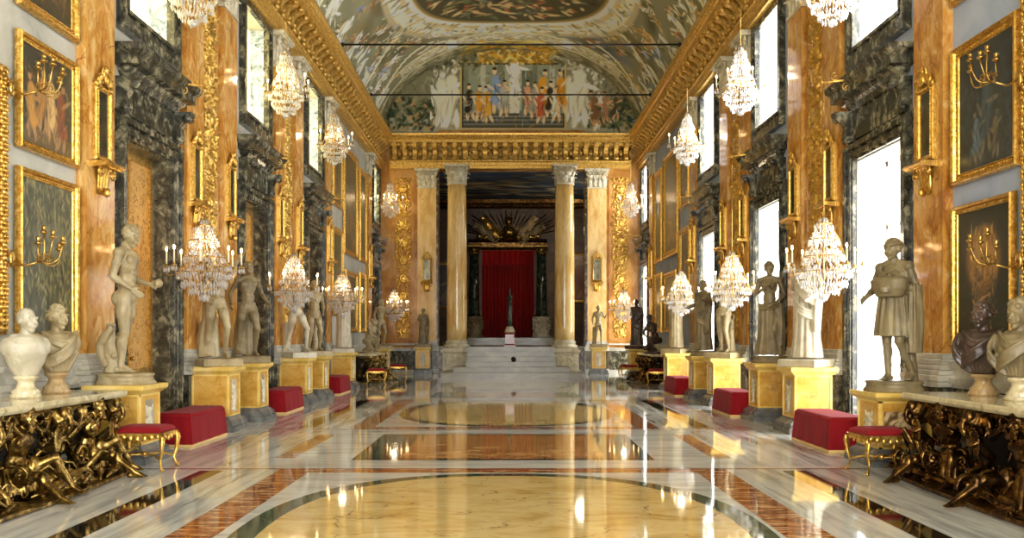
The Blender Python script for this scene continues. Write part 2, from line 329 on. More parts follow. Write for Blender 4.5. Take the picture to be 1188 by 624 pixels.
# ------------------------------------------------------------------ painting on fine grids (pigment of artworks)
class Canvas:
    def __init__(s, w, h, col, seed=0):
        s.w, s.h = w, h; s.a = np.zeros((h, w, 3)); s.a[:] = lin(col)[:3]; s.r = np.random.RandomState(seed)
    def blob(s, cx, cy, rx, ry, ang, col, soft=.35, al=1.):  # coordinates in 0..1, y up; radii in units of height
        W, H = s.w, s.h; asp = W/H; c = np.array(lin(col)[:3]); m = max(rx, ry)*1.3
        x0, x1 = int(max(0, (cx-m/asp)*W)), int(min(W, (cx+m/asp)*W+2)); y0, y1 = int(max(0, (cy-m)*H)), int(min(H, (cy+m)*H+2))
        if x1 <= x0 or y1 <= y0: return
        X, Y = np.meshgrid((np.arange(x0, x1)+.5)/W*asp-cx*asp, (np.arange(y0, y1)+.5)/H-cy)
        ca, sa = math.cos(ang), math.sin(ang); u = (X*ca+Y*sa)/rx; v = (-X*sa+Y*ca)/ry
        d = np.sqrt(u*u+v*v); k = np.clip((1-d)/soft+.0, 0, 1)[..., None]*al
        s.a[y0:y1, x0:x1] = s.a[y0:y1, x0:x1]*(1-k)+c*k
    def rect(s, x0, x1, y0, y1, col, al=1.):
        W, H = s.w, s.h; i0, i1, j0, j1 = int(x0*W), int(x1*W), int(y0*H), int(y1*H); c = np.array(lin(col)[:3])
        s.a[j0:j1, i0:i1] = s.a[j0:j1, i0:i1]*(1-al)+c*al
    def strokes(s, n, box, cols, L=(.03, .1), W=(.006, .02), ang=(0, PI), al=.8):
        for _ in range(n):
            s.blob(s.r.uniform(box[0], box[1]), s.r.uniform(box[2], box[3]), s.r.uniform(*L), s.r.uniform(*W), s.r.uniform(*ang), cols[s.r.randint(len(cols))], .6, al)
    def person(s, x, y, h, robe, skin='#a9804f', lean=0., hair='#3a2a1c', dark='#2a2018'):
        asp = s.w/s.h; q = s.r
        w = q.uniform(.7, 1.1); s.blob(x-.05*h/asp, y+.12*h, .05*h, .16*h, lean-.1, skin, .4); s.blob(x+.07*h/asp, y+.12*h, .05*h, .16*h, lean+.25, skin, .4)
        s.blob(x, y+.42*h, .115*h*w, .26*h, lean, robe, .4); s.blob(x+q.uniform(-.08, .08)*h/asp, y+.25*h, .15*h*w, .13*h, lean+q.uniform(-.5, .5), robe, .5); s.blob(x+q.uniform(-.14, .14)*h/asp, y+.5*h, .14*h, .06*h, q.uniform(0, 3), robe, .5)
        for k in range(4): s.blob(x+q.uniform(-.1, .1)*h/asp, y+q.uniform(.1, .5)*h, .02*h, .2*h, lean+q.uniform(-.3, .3), dark, .7, .55)
        s.blob(x, y+.64*h, .1*h, .12*h, lean, robe, .4); s.blob(x-lean*.2*h/asp, y+.8*h, .05*h, .065*h, 0, skin, .3)
        s.blob(x-lean*.2*h/asp, y+.86*h, .055*h, .035*h, 0, hair, .4)
        a = q.uniform(-.8, .8); s.blob(x+(.14*math.cos(a))*h/asp, y+.55*h+.12*h*math.sin(a), .16*h, .035*h, a, skin, .4)
        s.blob(x-.12*h/asp, y+.5*h, .12*h, .03*h, 2.2+q.uniform(-.4, .4), skin, .4)
    def grain(s, amt=.06):
        s.a *= 1+s.r.uniform(-amt, amt, (s.h, s.w, 1))
    def grid(s, name, fn, mat, parent=None):
        W, H = s.w, s.h; u, v = np.meshgrid(np.linspace(0, 1, W), np.linspace(0, 1, H))
        P = fn(u, v).reshape(-1, 3); i = np.arange(W*H).reshape(H, W)
        q = np.stack([i[:-1, :-1], i[:-1, 1:], i[1:, 1:], i[1:, :-1]], -1).reshape(-1, 4)
        me = bpy.data.meshes.new(name); me.vertices.add(len(P)); me.vertices.foreach_set('co', P.astype('f').ravel())
        me.loops.add(q.size); me.loops.foreach_set('vertex_index', q.astype('i').ravel())
        me.polygons.add(len(q)); me.polygons.foreach_set('loop_start', np.arange(0, q.size, 4).astype('i'))
        me.polygons.foreach_set('use_smooth', [True]*len(q)); me.update(calc_edges=True)
        at = me.color_attributes.new('Col', 'FLOAT_COLOR', 'POINT')
        at.data.foreach_set('color', np.concatenate([np.clip(s.a*getattr(s, 'gain', 1.), 0, .92).reshape(-1, 3), np.ones((W*H, 1))], 1).astype('f').ravel())
        me.materials.append(M[mat]); o = bpy.data.objects.new(name, me); C.objects.link(o)
        if parent is not None: o.parent = parent
        return o

# carved relief as a height field on a slab (local: x right, z up, front -y)
def relief(name, w, h, depth, seed, mat, parent=None, sym=True, dens=1., back=.02, px=.022, y0=0., cut=None):
    W = max(8, int(w/px)); H = max(8, int(h/px)); q = np.random.RandomState(seed)
    X, Z = np.meshgrid(np.linspace(-w/2, w/2, W), np.linspace(0, h, H)); hh = np.zeros_like(X)
    XX = np.abs(X) if sym else X
    def bump(cx, cz, rx, rz, a, k, ring=False):
        ca, sa = math.cos(a), math.sin(a); u = ((XX-cx)*ca+(Z-cz)*sa)/rx; v = (-(XX-cx)*sa+(Z-cz)*ca)/rz; d2 = u*u+v*v
        f = np.clip(1-d2, 0, 1)**.5 if not ring else np.clip(1-((np.sqrt(d2)-.72)/.25)**2, 0, 1)**.5
        hh[:] = np.maximum(hh, f*k)
    n = int(dens*h*w*30)
    for i in range(n):
        cx = q.uniform(0 if sym else -w/2, w/2*.85); cz = q.uniform(0, h); t = q.rand()
        if t < .55: bump(cx, cz, q.uniform(.06, .13), q.uniform(.015, .03), q.uniform(-1.4, 1.4), q.uniform(.4, .9))
        elif t < .8: bump(cx, cz, q.uniform(.04, .075), q.uniform(.04, .075), 0, q.uniform(.5, .9), True)
        else: bump(cx, cz, q.uniform(.03, .06), q.uniform(.05, .11), q.uniform(-.6, .6), q.uniform(.6, 1.))
    z = .25
    while z < h:                                        # shields, helmets and bosses on the axis
        bump(0, z, .13*min(1, w/.7), .15, 0, .95); bump(0, z, .17*min(1, w/.7), .2, 0, .8, True); bump(.14, z+.33, .11, .022, -.9, .9); bump(.14, z-.25, .11, .022, .9, .9)
        z += .75
    Y = y0-back-depth*hh
    hh2 = Y
    P = np.stack([X, hh2, Z], -1)
    c = Canvas(W, H, '#ffffff')
    return c.grid(name, lambda u, v: P, mat, parent)
# ------------------------------------------------------------------ people in stone
def head(b, c, yaw=0., pitch=0., s=1., hair='short', seed=0, beard=False):
    q = random.Random(seed)
    old = b.X
    T = Matrix.Translation(Vector(c)) @ Euler((pitch, 0, yaw)).to_matrix().to_4x4() @ Matrix.Scale(s, 4)
    b.X = T if old is None else old @ T
    b.ell((0, .012, .02), (.076, .094, .098)); b.ell((0, -.028, -.03), (.06, .068, .085)); b.ell((0, -.062, -.098), (.03, .028, .025))
    b.cap((0, -.093, .015), (0, -.116, -.026), .008, .014); b.cap((-.042, -.084, .026), (.042, -.084, .026), .011)
    for x in (-1, 1):
        b.ell((x*.03, -.083, .004), (.014, .011, .009)); b.ell((x*.078, .012, -.012), (.012, .022, .032)); b.ell((x*.038, -.065, -.04), (.024, .026, .028))
    b.cap((-.02, -.095, -.058), (.02, -.095, -.058), .008); b.cap((-.016, -.092, -.07), (.016, -.092, -.07), .008)
    def curls(n, zmin, r0, r1, rad=1.):
        for _ in range(n):
            a = q.uniform(0, 2*PI); e = q.uniform(-.3, 1.5); x, y, z = math.cos(e)*math.cos(a), math.cos(e)*math.sin(a), math.sin(e)
            if z*.1+.02 < zmin or (y < -.35 and z < .42): continue
            b.ell((x*.078*rad, .012+y*.096*rad, .02+z*.1*rad), q.uniform(r0, r1), n=7, m=5)
    if hair in ('short', 'curly'): curls(110, -.02, .012, .02)
    if hair == 'bun':
        curls(90, -.03, .012, .018, 1.04); b.ell((0, .11, .03), (.045, .04, .045)); b.tube([(.085*math.cos(a), .01+.105*math.sin(a), .055) for a in [i*PI/8 for i in range(17)]], .014)
    if hair == 'long':
        curls(120, -.06, .014, .022, 1.08)
        for x in (-.07, -.04, .04, .07): b.cap((x, .06, 0), (x*1.3, .06, -.16), .03, .02)
    if hair == 'helmet':
        b.ell((0, .02, .045), (.1, .12, .1)); 
        for x in (-1, 1):
            for k in range(4): b.cap((x*.09, .02+.02*k, .06), (x*(.16-.015*k), .08+.03*k, .14-.03*k), .02, .008)
        curls(60, -.09, .018, .03, 1.2)
    if beard:
        for _ in range(40): b.ell((q.uniform(-.05, .05), -.07-q.uniform(0, .03), -.09-q.uniform(0, .06)), q.uniform(.01, .017), n=7, m=5)
    b.X = old

def hand(b, w, d, palm_n=(0, 0, -1), s=1., curl=.5, side=1):
    w = Vector(w); d = Vector(d).normalized(); nrm = Vector(palm_n); nrm = (nrm-d*nrm.dot(d)).normalized(); a = d.cross(nrm).normalized()*side
    pc = w+d*.05*s
    for k in (-1, 0, 1): b.cap(w+a*k*.012*s, w+d*.085*s+a*k*.024*s, .017*s, .014*s, 8)
    for k, ln in ((-1.5, .062), (-.5, .074), (.5, .07), (1.5, .054)):
        p0 = w+d*.085*s+a*k*.018*s; d1 = (d*math.cos(curl*.7)+nrm*math.sin(curl*.7)); p1 = p0+d1*ln*.5*s+a*k*.003*s
        d2 = (d*math.cos(curl*1.6)+nrm*math.sin(curl*1.6)); p2 = p1+d2*ln*.5*s
        b.cap(p0, p1, .0095*s, .0088*s, 7); b.cap(p1, p2, .0088*s, .007*s, 7)
    t0 = w+d*.02*s-a*.022*s; t1 = t0+(d*.7-a*.8+nrm*.35).normalized()*.038*s; t2 = t1+(d*.9-a*.25+nrm*.4).normalized()*.032*s
    b.cap(t0, t1, .013*s, .011*s, 7); b.cap(t1, t2, .011*s, .008*s, 7)

DEF = dict(pel=(0, 0, .93), chest=(0, 0, 1.3), neck=(0, .01, 1.5), head=(0, -.02, 1.655),
           shL=(.185, .01, 1.43), elL=(.27, .02, 1.15), wrL=(.28, -.08, .9), shR=(-.185, .01, 1.43), elR=(-.26, .03, 1.15), wrR=(-.27, -.03, .9),
           hiL=(.095, 0, .9), knL=(.11, -.04, .49), anL=(.12, .03, .1), hiR=(-.095, 0, .9), knR=(-.1, 0, .49), anR=(-.1, .02, .1))
def body(b, hair='short', yaw=0., pitch=0., seed=1, female=False, beard=False, curlL=.5, curlR=.5, hands=True, fat=1., toesL=None, toesR=None, **kw):
    J = dict(DEF); J.update(kw); V = {k: Vector(v) for k, v in J.items()}
    p, c, n = V['pel'], V['chest'], V['neck']; f = fat; ab = (p+c)/2
    ax = (c-p).normalized(); side = (V['shL']-V['shR']).normalized(); fr = side.cross(ax).normalized()*1.0   # front direction
    if fr.y > 0 and 'free' not in kw: pass
    rot = Matrix((side, ax.cross(side).normalized(), ax)).transposed().to_euler()
    b.ell(c+ax*.02, (.165*f, .115*f, .18), rot); b.ell(ab-ax*.02, (.132*f, .1*f, .17), rot)
    hs = (V['hiL']-V['hiR']).normalized(); rot2 = Matrix((hs, ax.cross(hs).normalized(), ax)).transposed().to_euler()
    b.ell(p, (.165*f, .115*f, .125), rot2)
    back = ax.cross(side).normalized()
    for s, h in ((1, 'hiL'), (-1, 'hiR')):
        b.ell(V[h]+back*.055-ax*.01, (.085*f, .08*f, .1)); 
        if female: b.ell(c-back*.095+side*s*.07+ax*.02, (.06, .055, .06))
        else: b.ell(c-back*.07+side*s*.072+ax*.05, (.088, .04, .066), rot)
    if not female:
        for k in (0, 1, 2):
            for s in (-1, 1): b.ell(ab-back*.082+side*s*.035+ax*(.09-.075*k), (.034, .022, .032), rot, 8, 6)
    b.cap(c+ax*.14, n+ax*.04, .062, .052); b.cap(V['shL']*.35+n*.65, V['shL'], .055, .055); b.cap(V['shR']*.35+n*.65, V['shR'], .055, .055)
    for sd in 'LR':
        sh, el, wr, hi, kn, an = (V[k+sd] for k in ('sh', 'el', 'wr', 'hi', 'kn', 'an'))
        b.ell(sh, .068*f); b.cap(sh, el, .054*f, .042*f); b.ell(sh*.55+el*.45, (.056*f,)*3); b.cap(el, wr, .043*f, .028*f); b.ell(el*.72+wr*.28, .047*f)
        if hands:
            d = (wr-el).normalized(); hand(b, wr, d, (-side.x*(1 if sd == 'L' else -1), -.3, -.1), 1.05, curlL if sd == 'L' else curlR, 1 if sd == 'L' else -1)
        b.cap(hi, kn, .092*f, .06*f); b.ell(hi*.6+kn*.4, (.09*f, .095*f, .14)); b.ell(kn, .062*f)
        b.cap(kn, an, .056*f, .037*f); b.ell(kn*.68+an*.32+Vector((0, .015, 0)), (.056*f, .06*f, .12))
        td = Vector((toesL if sd == 'L' else toesR) or (.03 if sd == 'L' else -.03, -1, 0)).normalized()
        heel = an-td*.05-Vector((0, 0, .055)); b.ell(heel, (.036, .04, .036)); toe = an+td*.12-Vector((0, 0, .068))
        b.cap(an-Vector((0, 0, .01)), toe, .038, .026); b.cap(heel, toe, .032, .026); sdv = td.cross(Vector((0, 0, 1)))
        for k in range(5): b.cap(toe+sdv*(.016*(k-2)), toe+sdv*(.018*(k-2))+td*(.05-.006*abs(k-(1 if sd == 'R' else 3)))-Vector((0, 0, .008)), .012, .009, 7)
    head(b, V['head'], yaw, pitch, 1.08, hair, seed, beard)

def cloth(b, rings, nf=11, amp=.1, ph=0., tw=.3, n=66):       # pleated garment: rings (z, cx, cy, rx, ry)
    rs = []
    K = len(rings)*3-2; 
    for k in range(K):
        t = k/3; i = min(int(t), len(rings)-2); u = t-i; A = [rings[i][j]*(1-u)+rings[i+1][j]*u for j in range(5)]
        g = k/(K-1); ring = []
        for m in range(n):
            a = 2*PI*m/n; w = math.cos(nf*a+ph+tw*g*3)+.5*math.cos((nf*2-3)*a+2*ph-g); r = 1+amp*(.35+g)*w*.5
            ring.append((A[1]+A[3]*r*math.cos(a), A[2]+A[4]*r*math.sin(a), A[0]))
        rs.append(ring)
    b.rings(rs)
def fold(b, pts, r=.03, k=3, spread=.035):                     # parallel rolled folds
    P = [Vector(p) for p in pts]
    for i in range(k):
        o = (i-(k-1)/2)*spread
        b.tube([p+Vector((0, -abs(o)*.15, o)) for p in P], [r*(.7+.3*math.sin(PI*j/(len(P)-1))) for j in range(len(P))], 7)

def arc(p0, p1, bul, n=9):
    p0, p1, bul = Vector(p0), Vector(p1), Vector(bul); return [p0.lerp(p1, i/(n-1))+bul*math.sin(PI*i/(n-1)) for i in range(n)]

def statue(name, loc, rz, label, mat, fn, plinth='round', vox=.014, scale=1., group=None, ph=.13, pr=.34, pm=None, it=2):
    r = E(name, loc, rz); tag(r, label, 'statue', group)
    b = MB(); b.X = Matrix.Translation((0, 0, ph)) @ Matrix.Scale(scale, 4); fn(b)
    b.organic('body', mat, r, vox, it)
    p = MB()
    if plinth == 'round': p.lathe([(pr, 0), (pr, .03), (pr*.94, .045), (pr*.9, ph*.7), (pr*.96, ph*.85), (pr*.93, ph)], n=32)
    else: p.sq([(pr*.95, 0), (pr*.98, .01), (pr*.98, ph-.02), (pr*.93, ph)])
    p.build('plinth', pm or mat, r)
    return r

def trunk(b, x, y, h=.75, r=.07):
    b.tube([(x, y, 0), (x+.01, y, h*.3), (x-.01, y+.01, h*.6), (x, y, h)], [r*1.5, r*1.1, r, r*.95], 10)
    b.cap((x, y, h*.6), (x+.08, y-.02, h*.72), r*.4, r*.3); b.ell((x-.04, y-.05, h*.35), (.03, .04, .04))

# --- the individual poses (front is -y)
def f_hero(b):      # nude youth, arms lowered and forward holding a ball, seen from its side
    body(b, 'curly', -.35, .3, 3, pel=(0, 0, .93), chest=(0, -.01, 1.31), head=(0, -.06, 1.65), elR=(-.24, .06, 1.15), wrR=(-.2, -.14, 1.0), elL=(.25, .0, 1.14), wrL=(.2, -.2, 1.08), anL=(.12, .22, .12), knL=(.12, .06, .5), knR=(-.1, -.02, .49), curlR=.25, curlL=.9)
    b.ell((.17, -.32, 1.09), .055); trunk(b, -.02, .17, .6, .06)
    fold(b, arc((-.1, .2, .1), (-.12, .12, .55), (0, .1, 0)), .05, 2)
def f_raised(b):    # arm flung up, dragged bundle behind
    body(b, 'curly', -.4, -.35, 4, pel=(0, 0, .95), chest=(.03, -.05, 1.3), shL=(.2, -.02, 1.46), shR=(-.16, -.05, 1.4), head=(.04, -.1, 1.64), elL=(.3, -.2, 1.68), wrL=(.33, -.42, 1.84), elR=(-.28, .02, 1.18), wrR=(-.22, -.14, 1.0), knL=(.13, -.16, .53), anL=(.13, -.06, .1), knR=(-.1, .06, .5), anR=(-.1, .2, .12))
    cloth(b, [(.02, -.02, .3, .2, .2), (.4, -.04, .26, .17, .16), (.7, -.05, .16, .12, .12), (.86, -.05, .12, .06, .06)], 7, .2)
    b.ell((-.1, .3, .55), (.1, .1, .09)); b.cap((-.1, .28, .6), (-.16, .08, .98), .05, .04)
def f_youth(b):     # standing youth with cloth round hips falling behind
    body(b, 'short', .25, .05, 5, pel=(0, 0, .94), elL=(.3, .06, 1.18), wrL=(.36, -.12, 1.0), elR=(-.3, .08, 1.18), wrR=(-.34, -.08, .98), knL=(.14, -.14, .52), anL=(.14, .0, .1), knR=(-.12, .06, .5), anR=(-.14, .16, .12))
    cloth(b, [(.02, 0, .24, .19, .13), (.5, -.02, .18, .17, .11), (.85, -.02, .09, .15, .1), (1.02, 0, .04, .16, .12)], 9, .2)
def f_bow(b):       # nude, torso leaning, legs apart
    body(b, 'curly', .3, .2, 6, pel=(0, .02, .95), chest=(-.04, -.1, 1.28), neck=(-.05, -.14, 1.47), head=(-.06, -.2, 1.6), shL=(.14, -.1, 1.42), shR=(-.22, -.1, 1.38), elL=(.3, -.22, 1.24), wrL=(.24, -.42, 1.2), elR=(-.34, -.06, 1.12), wrR=(-.3, -.24, .98), knL=(.14, -.24, .55), anL=(.16, -.16, .1), knR=(-.1, .08, .5), anR=(-.12, .22, .12))
    trunk(b, -.1, .24, .7)
def f_leanback(b):
    body(b, 'curly', -.3, -.1, 7, pel=(0, -.04, .94), chest=(.02, .03, 1.3), elR=(-.3, .12, 1.2), wrR=(-.25, .02, 1.42), elL=(.28, .05, 1.16), wrL=(.2, -.1, .98), knL=(.12, -.14, .5), anL=(.14, -.02, .1), knR=(-.09, -.02, .49), anR=(-.1, .1, .1))
    trunk(b, .12, .17, .8, .06); fold(b, arc((.2, .12, .8), (-.15, .05, 1.0), (0, .12, 0)), .03, 3)
def f_toga(b, sd=8, hair='short', arm=1):     # wrapped in a long robe
    body(b, hair, .1*arm, 0, sd, female=True, hands=True, elR=(-.27, .02, 1.18), wrR=(-.12, -.17, 1.24), elL=(.27, .02, 1.16), wrL=(.2, -.18, 1.02))
    cloth(b, [(.02, 0, .0, .27, .23), (.35, 0, 0, .22, .19), (.8, 0, 0, .21, .17), (1.15, 0, 0, .19, .15), (1.36, 0, 0, .2, .135)], 12, .17)
    fold(b, arc((-.22, -.05, 1.42), (.22, -.12, .95), (0, -.12, -.05)), .03, 4, .05); fold(b, arc((-.2, -.08, 1.0), (.24, -.08, .7), (0, -.13, -.05)), .025, 3, .06)
    cloth(b, [(.45, .2, -.06, .07, .09), (.8, .21, -.06, .08, .1), (1.1, .22, -.02, .07, .08)], 6, .25)
def f_herm(b):
    body(b, 'long', 0, 0, 9, female=True, hands=False, elL=(.2, -.02, 1.2), wrL=(.1, -.14, 1.25), elR=(-.2, -.02, 1.2), wrR=(-.1, -.14, 1.25))
    cloth(b, [(.02, 0, 0, .24, .2), (.5, 0, 0, .2, .17), (1.0, 0, 0, .2, .16), (1.42, 0, 0, .2, .13), (1.5, 0, 0, .1, .08)], 14, .14)
def f_muse(b, hold=True):  # short tunic over bare calves, left arm round a basket
    body(b, 'bun', -.35, .15, 10, female=True, elL=(.27, .04, 1.16), wrL=(.12, -.24, 1.14), elR=(-.26, -.02, 1.15), wrR=(-.25, -.24, 1.04), knL=(.12, -.1, .5), anL=(.2, .08, .1), knR=(-.08, -.02, .49), anR=(-.07, .0, .09), curlR=.3)
    cloth(b, [(.56, .0, .0, .25, .21), (.8, 0, 0, .22, .18), (1.0, 0, 0, .19, .15), (1.15, 0, 0, .17, .14), (1.36, 0, 0, .19, .13)], 13, .17)
    b.lathe([(.16, 0), (.22, .1), (.24, .2), (.2, .24), (.05, .27)], (.03, -.16, 1.05), 24, sy=.7)
    for k in range(12): b.ell((.03+.13*math.cos(k*2.4)*(k/12), -.16+.1*math.sin(k*2.4)*(k/12), 1.3), .04, n=8, m=6)
    fold(b, arc((-.2, -.05, 1.42), (.24, 0, 1.1), (0, -.16, 0)), .022, 3); cloth(b, [(.35, .24, .06, .08, .11), (.7, .25, .05, .09, .12), (1.2, .25, .03, .07, .09)], 7, .25)
    trunk(b, .16, .12, .55, .06)
def f_venus(b):     # bare torso, cloth from the hips
    body(b, 'bun', .5, .1, 11, female=True, fat=.92, elR=(-.25, -.02, 1.18), wrR=(-.02, -.18, 1.3), elL=(.27, .02, 1.16), wrL=(.14, -.2, .98), knL=(.12, -.12, .5))
    cloth(b, [(.02, 0, .03, .29, .25), (.4, 0, .02, .22, .2), (.75, 0, 0, .2, .17), (.98, 0, 0, .185, .14)], 12, .18)
    fold(b, arc((-.19, -.04, .95), (.19, -.08, .98), (0, -.1, -.04)), .03, 3); cloth(b, [(.2, .2, -.02, .09, .1), (.6, .22, -.02, .07, .09), (1.0, .2, -.02, .05, .06)], 7, .2)
def f_orator(b):    # robed, both forearms out
    f_toga(b, 12, 'curly'); b.cap((-.25, .02, 1.2), (-.34, -.2, 1.1), .06, .045); b.cap((.25, .0, 1.2), (.3, -.22, 1.25), .06, .045)
    hand(b, (-.34, -.2, 1.1), (-.3, -1, 0), (0, 0, -1), 1.1, .3); hand(b, (.3, -.22, 1.25), (.1, -1, .3), (0, 0, -1), 1.1, .3)
def f_faun(b):
    body(b, 'curly', .4, .05, 13, elL=(.3, -.04, 1.2), wrL=(.36, -.22, 1.34), elR=(-.27, .05, 1.16), wrR=(-.26, -.1, .94), knL=(.13, -.12, .5), anL=(.14, .04, .1)); trunk(b, -.2, .1, .8, .06)
def f_crouch(b):    # crouching bather on one knee
    body(b, 'bun', .5, .25, 14, female=True, pel=(0, .05, .36), chest=(0, -.1, .7), neck=(0, -.17, .88), head=(0, -.23, 1.02), shL=(.17, -.14, .82), shR=(-.17, -.14, .82), elL=(.24, -.3, .62), wrL=(.05, -.38, .72), elR=(-.24, -.28, .6), wrR=(-.02, -.36, .5),
         hiL=(.1, .05, .34), knL=(.15, -.32, .42), anL=(.14, -.2, .08), hiR=(-.1, .05, .34), knR=(-.14, -.28, .1), anR=(-.13, .1, .1))
def f_atlas(b):     # gilded captive squatting with arms bound behind and legs thrust out
    body(b, 'curly', 0, .2, 15, beard=True, pel=(0, 0, .3), chest=(0, -.08, .62), neck=(0, -.12, .8), head=(0, -.17, .93), shL=(.19, -.08, .76), shR=(-.19, -.08, .76), elL=(.32, .06, .56), wrL=(.16, .16, .42), elR=(-.32, .06, .56), wrR=(-.16, .16, .42),
         hiL=(.11, -.02, .28), knL=(.26, -.34, .44), anL=(.36, -.5, .1), hiR=(-.11, -.02, .28), knR=(-.2, -.42, .3), anR=(-.26, -.7, .1))
    cloth(b, [(.1, 0, -.08, .3, .22), (.25, 0, -.05, .26, .2), (.38, 0, 0, .19, .15)], 9, .25)

# ------------------------------------------------------------------ pedestals
def pedestal_proto(h=1.1, w=.33, relief_on=True, seed=3):
    r = E('statue_pedestal')
    b = MB(); b.sq([(w+.1, 0), (w+.1, .09), (w+.07, .1), (w+.07, .16), (w+.03, .2), (w, .22), (w-.02, .26)]); b.build('base', 'plinth_grey', r)
    b = MB(); b.sq([(w-.03, .24), (w-.03, h-.12)])
    b.build('die', 'yellow_marble', r)
    f = MB()
    for k in range(4):
        f.X = Matrix.Rotation(k*PI/2, 4, 'Z'); y = -(w-.03); e = w-.03
        for x0, x1, z0, z1 in ((-e, -e+.028, .25, h-.13), (e-.028, e, .25, h-.13), (-e, e, .25, .285), (-e, e, h-.16, h-.13)): f.box(x0, x1, y-.012, y+.01, z0, z1)
    f.X = None; f.build('panel_border', 'pale_yellow', r)
    b = MB(); b.sq([(w-.02, h-.13), (w, h-.115), (w+.015, h-.1), (w+.05, h-.07), (w+.055, h-.05), (w+.055, h-.012), (w+.04, h)]); b.build('cap', 'pale_yellow', r)
    for k in ((0,) if relief_on else ()):
        q = relief('relief_panel', .26, h-.55, .03, seed+k, 'cream_stone', r, px=.012, back=0); q.rotation_euler = (0, 0, k*PI/2)
        q.location = Matrix.Rotation(k*PI/2, 4, 'Z') @ Vector((0, -(w-.03), .33))
    return r

# ------------------------------------------------------------------ frames and paintings
def frame_mb(w, h, prof):                                   # prof: (outset from opening, forward); mitred
    b = MB(); rs = []
    for o, d in prof: rs.append([(-w/2-o, -d, -h/2-o), (w/2+o, -d, -h/2-o), (w/2+o, -d, h/2+o), (-w/2-o, -d, h/2+o)])
    n = 4; vs = [p for r in rs for p in r]; fs = []
    for k in range(len(rs)-1):
        for i in range(4): j = (i+1) % 4; fs.append((k*4+i, k*4+j, (k+1)*4+j, (k+1)*4+i))
    b.add(vs, fs, False); return b
def beads(b, w, h, o, y, r, step):
    for L, ax in ((w+2*o, 0), (h+2*o, 1)):
        n = max(2, int(L/step))
        for i in range(n+1):
            t = -L/2+L*i/n
            for s in (-1, 1): b.ell((t, y, s*(h/2+o)) if ax == 0 else (s*(w/2+o), y, t), r, n=6, m=4)
def painting(name, loc, rz, w, h, label, paint, fw=.11, style='plain', group=None, res=.012, cat='painting', mat='gold', tilt=0):
    r = E(name, loc, rz); tag(r, label, cat, group); r.rotation_euler = (tilt, 0, rz)
    iw, ih = w-2*fw, h-2*fw
    if style == 'plain':
        b = frame_mb(iw, ih, [(-.005, .025), (0, .04), (.015, .045), (.02, .03), (fw*.45, .035), (fw*.55, .07), (fw*.8, .085), (fw*.93, .07), (fw, .03), (fw, 0)])
        beads(b, iw, ih, fw*.28, -.04, .012, .045)
    else:
        b = frame_mb(iw, ih, [(-.005, .025), (0, .05), (.02, .055), (.03, .03), (fw*.35, .05), (fw*.8, .06), (fw*.95, .04), (fw, 0)])
        q = random.Random(5)
        for L, ax in ((iw+fw, 0), (ih+fw, 1)):
            n = int(L/.14)
            for i in range(n+1):
                t = -L/2+L*i/n
                for s in (-1, 1):
                    P = (lambda u, v: (u, -.07, s*(ih/2+fw*.5)+v)) if ax == 0 else (lambda u, v: (s*(iw/2+fw*.5)+v, -.07, u))
                    b.ell(P(t, 0), (.035,)*3, n=8, m=6)
                    for k in (-1, 1): b.ell(P(t+.045*k, .04), (.03, .025, .045) if ax == 0 else (.045, .025, .03), n=8, m=5); b.ell(P(t+.045*k, -.04), (.028, .022, .04), n=8, m=5)
    b.build('frame', mat, r)
    W, H = max(20, int(iw/res)), max(20, int(ih/res)); c = Canvas(W, H, '#2a2a22', hash(label) % 99991 if False else sum(map(ord, label)) % 9973); paint(c); c.grain(.08)
    o = c.grid('canvas', lambda u, v: np.stack([(u-.5)*iw, u*0-.022, (v-.5)*ih], -1), 'oil_paint', r)
    return r
def P_group(bg, robes, n=5, ground='#4b4028', low=.05, top=.6, sky=None):
    def f(c):
        c.rect(0, 1, 0, 1, bg); q = c.r
        if sky: c.blob(.5, .85, .6, .25, 0, sky, .9, .7)
        c.rect(0, 1, 0, .18, ground, .8); c.strokes(150, (0, 1, 0, 1), [bg, ground, '#1c1a14', '#4a4a34'], (.04, .12), (.01, .03), al=.5)
        for k in range(n):
            c.person(.12+.76*(k+.5)/n+q.uniform(-.04, .04), low+q.uniform(0, .14), top*q.uniform(.8, 1.1), robes[k % len(robes)], lean=q.uniform(-.3, .3))
        c.strokes(170, (.08, .92, low, low+top*.95), robes+['#8a6a3c', bg], (.02, .07), (.006, .014), (.8, 2.3), al=.5)
    return f
def P_dark(bg, tint, skin='#8d6d48'):
    def f(c):
        c.rect(0, 1, 0, 1, bg); c.strokes(200, (0, 1, 0, 1), [bg, tint, '#20221c'], (.05, .16), (.015, .04), al=.45)
        c.person(.5, .1, .75, tint, skin); c.person(.34, .05, .5, '#5b6f7a', skin, .3); c.person(.68, .04, .45, '#6d5a3a', skin, -.3); c.strokes(160, (.1, .9, .05, .85), [bg, tint, '#23231b'], (.03, .1), (.01, .025), (.8, 2.3), al=.45)
    return f
def P_leaf(c):
    c.rect(0, 1, 0, 1, '#4a4a34'); c.strokes(900, (0, 1, 0, 1), ['#2c2d1e', '#6b6a46', '#8d8558', '#3b3d2a', '#a59a68'], (.015, .06), (.004, .014), (1.0, 2.2), .7); c.blob(.6, .62, .3, .14, 0, '#93937a', .9, .5); c.blob(.5, .6, .35, .06, 0, '#23241a', .9, .6)
# ================================================================== THE HALL
XL, XR, YF, YB = -5.45, 5.6, 36.2, -5.0
XC = (XL+XR)/2
LW, RW = PI/2, -PI/2                                        # facing into the room from the left / right wall
DOORS = [13.0, 18.45, 23.95, 35.0]; BACKDOORS = [3.0, -2.2]
PIL = [11.25, 14.65, 16.5, 20.1, 21.95, 25.6, 33.2]
DZ, WZ0, WZ1, OH = 4.4, 6.2, 8.4, .85

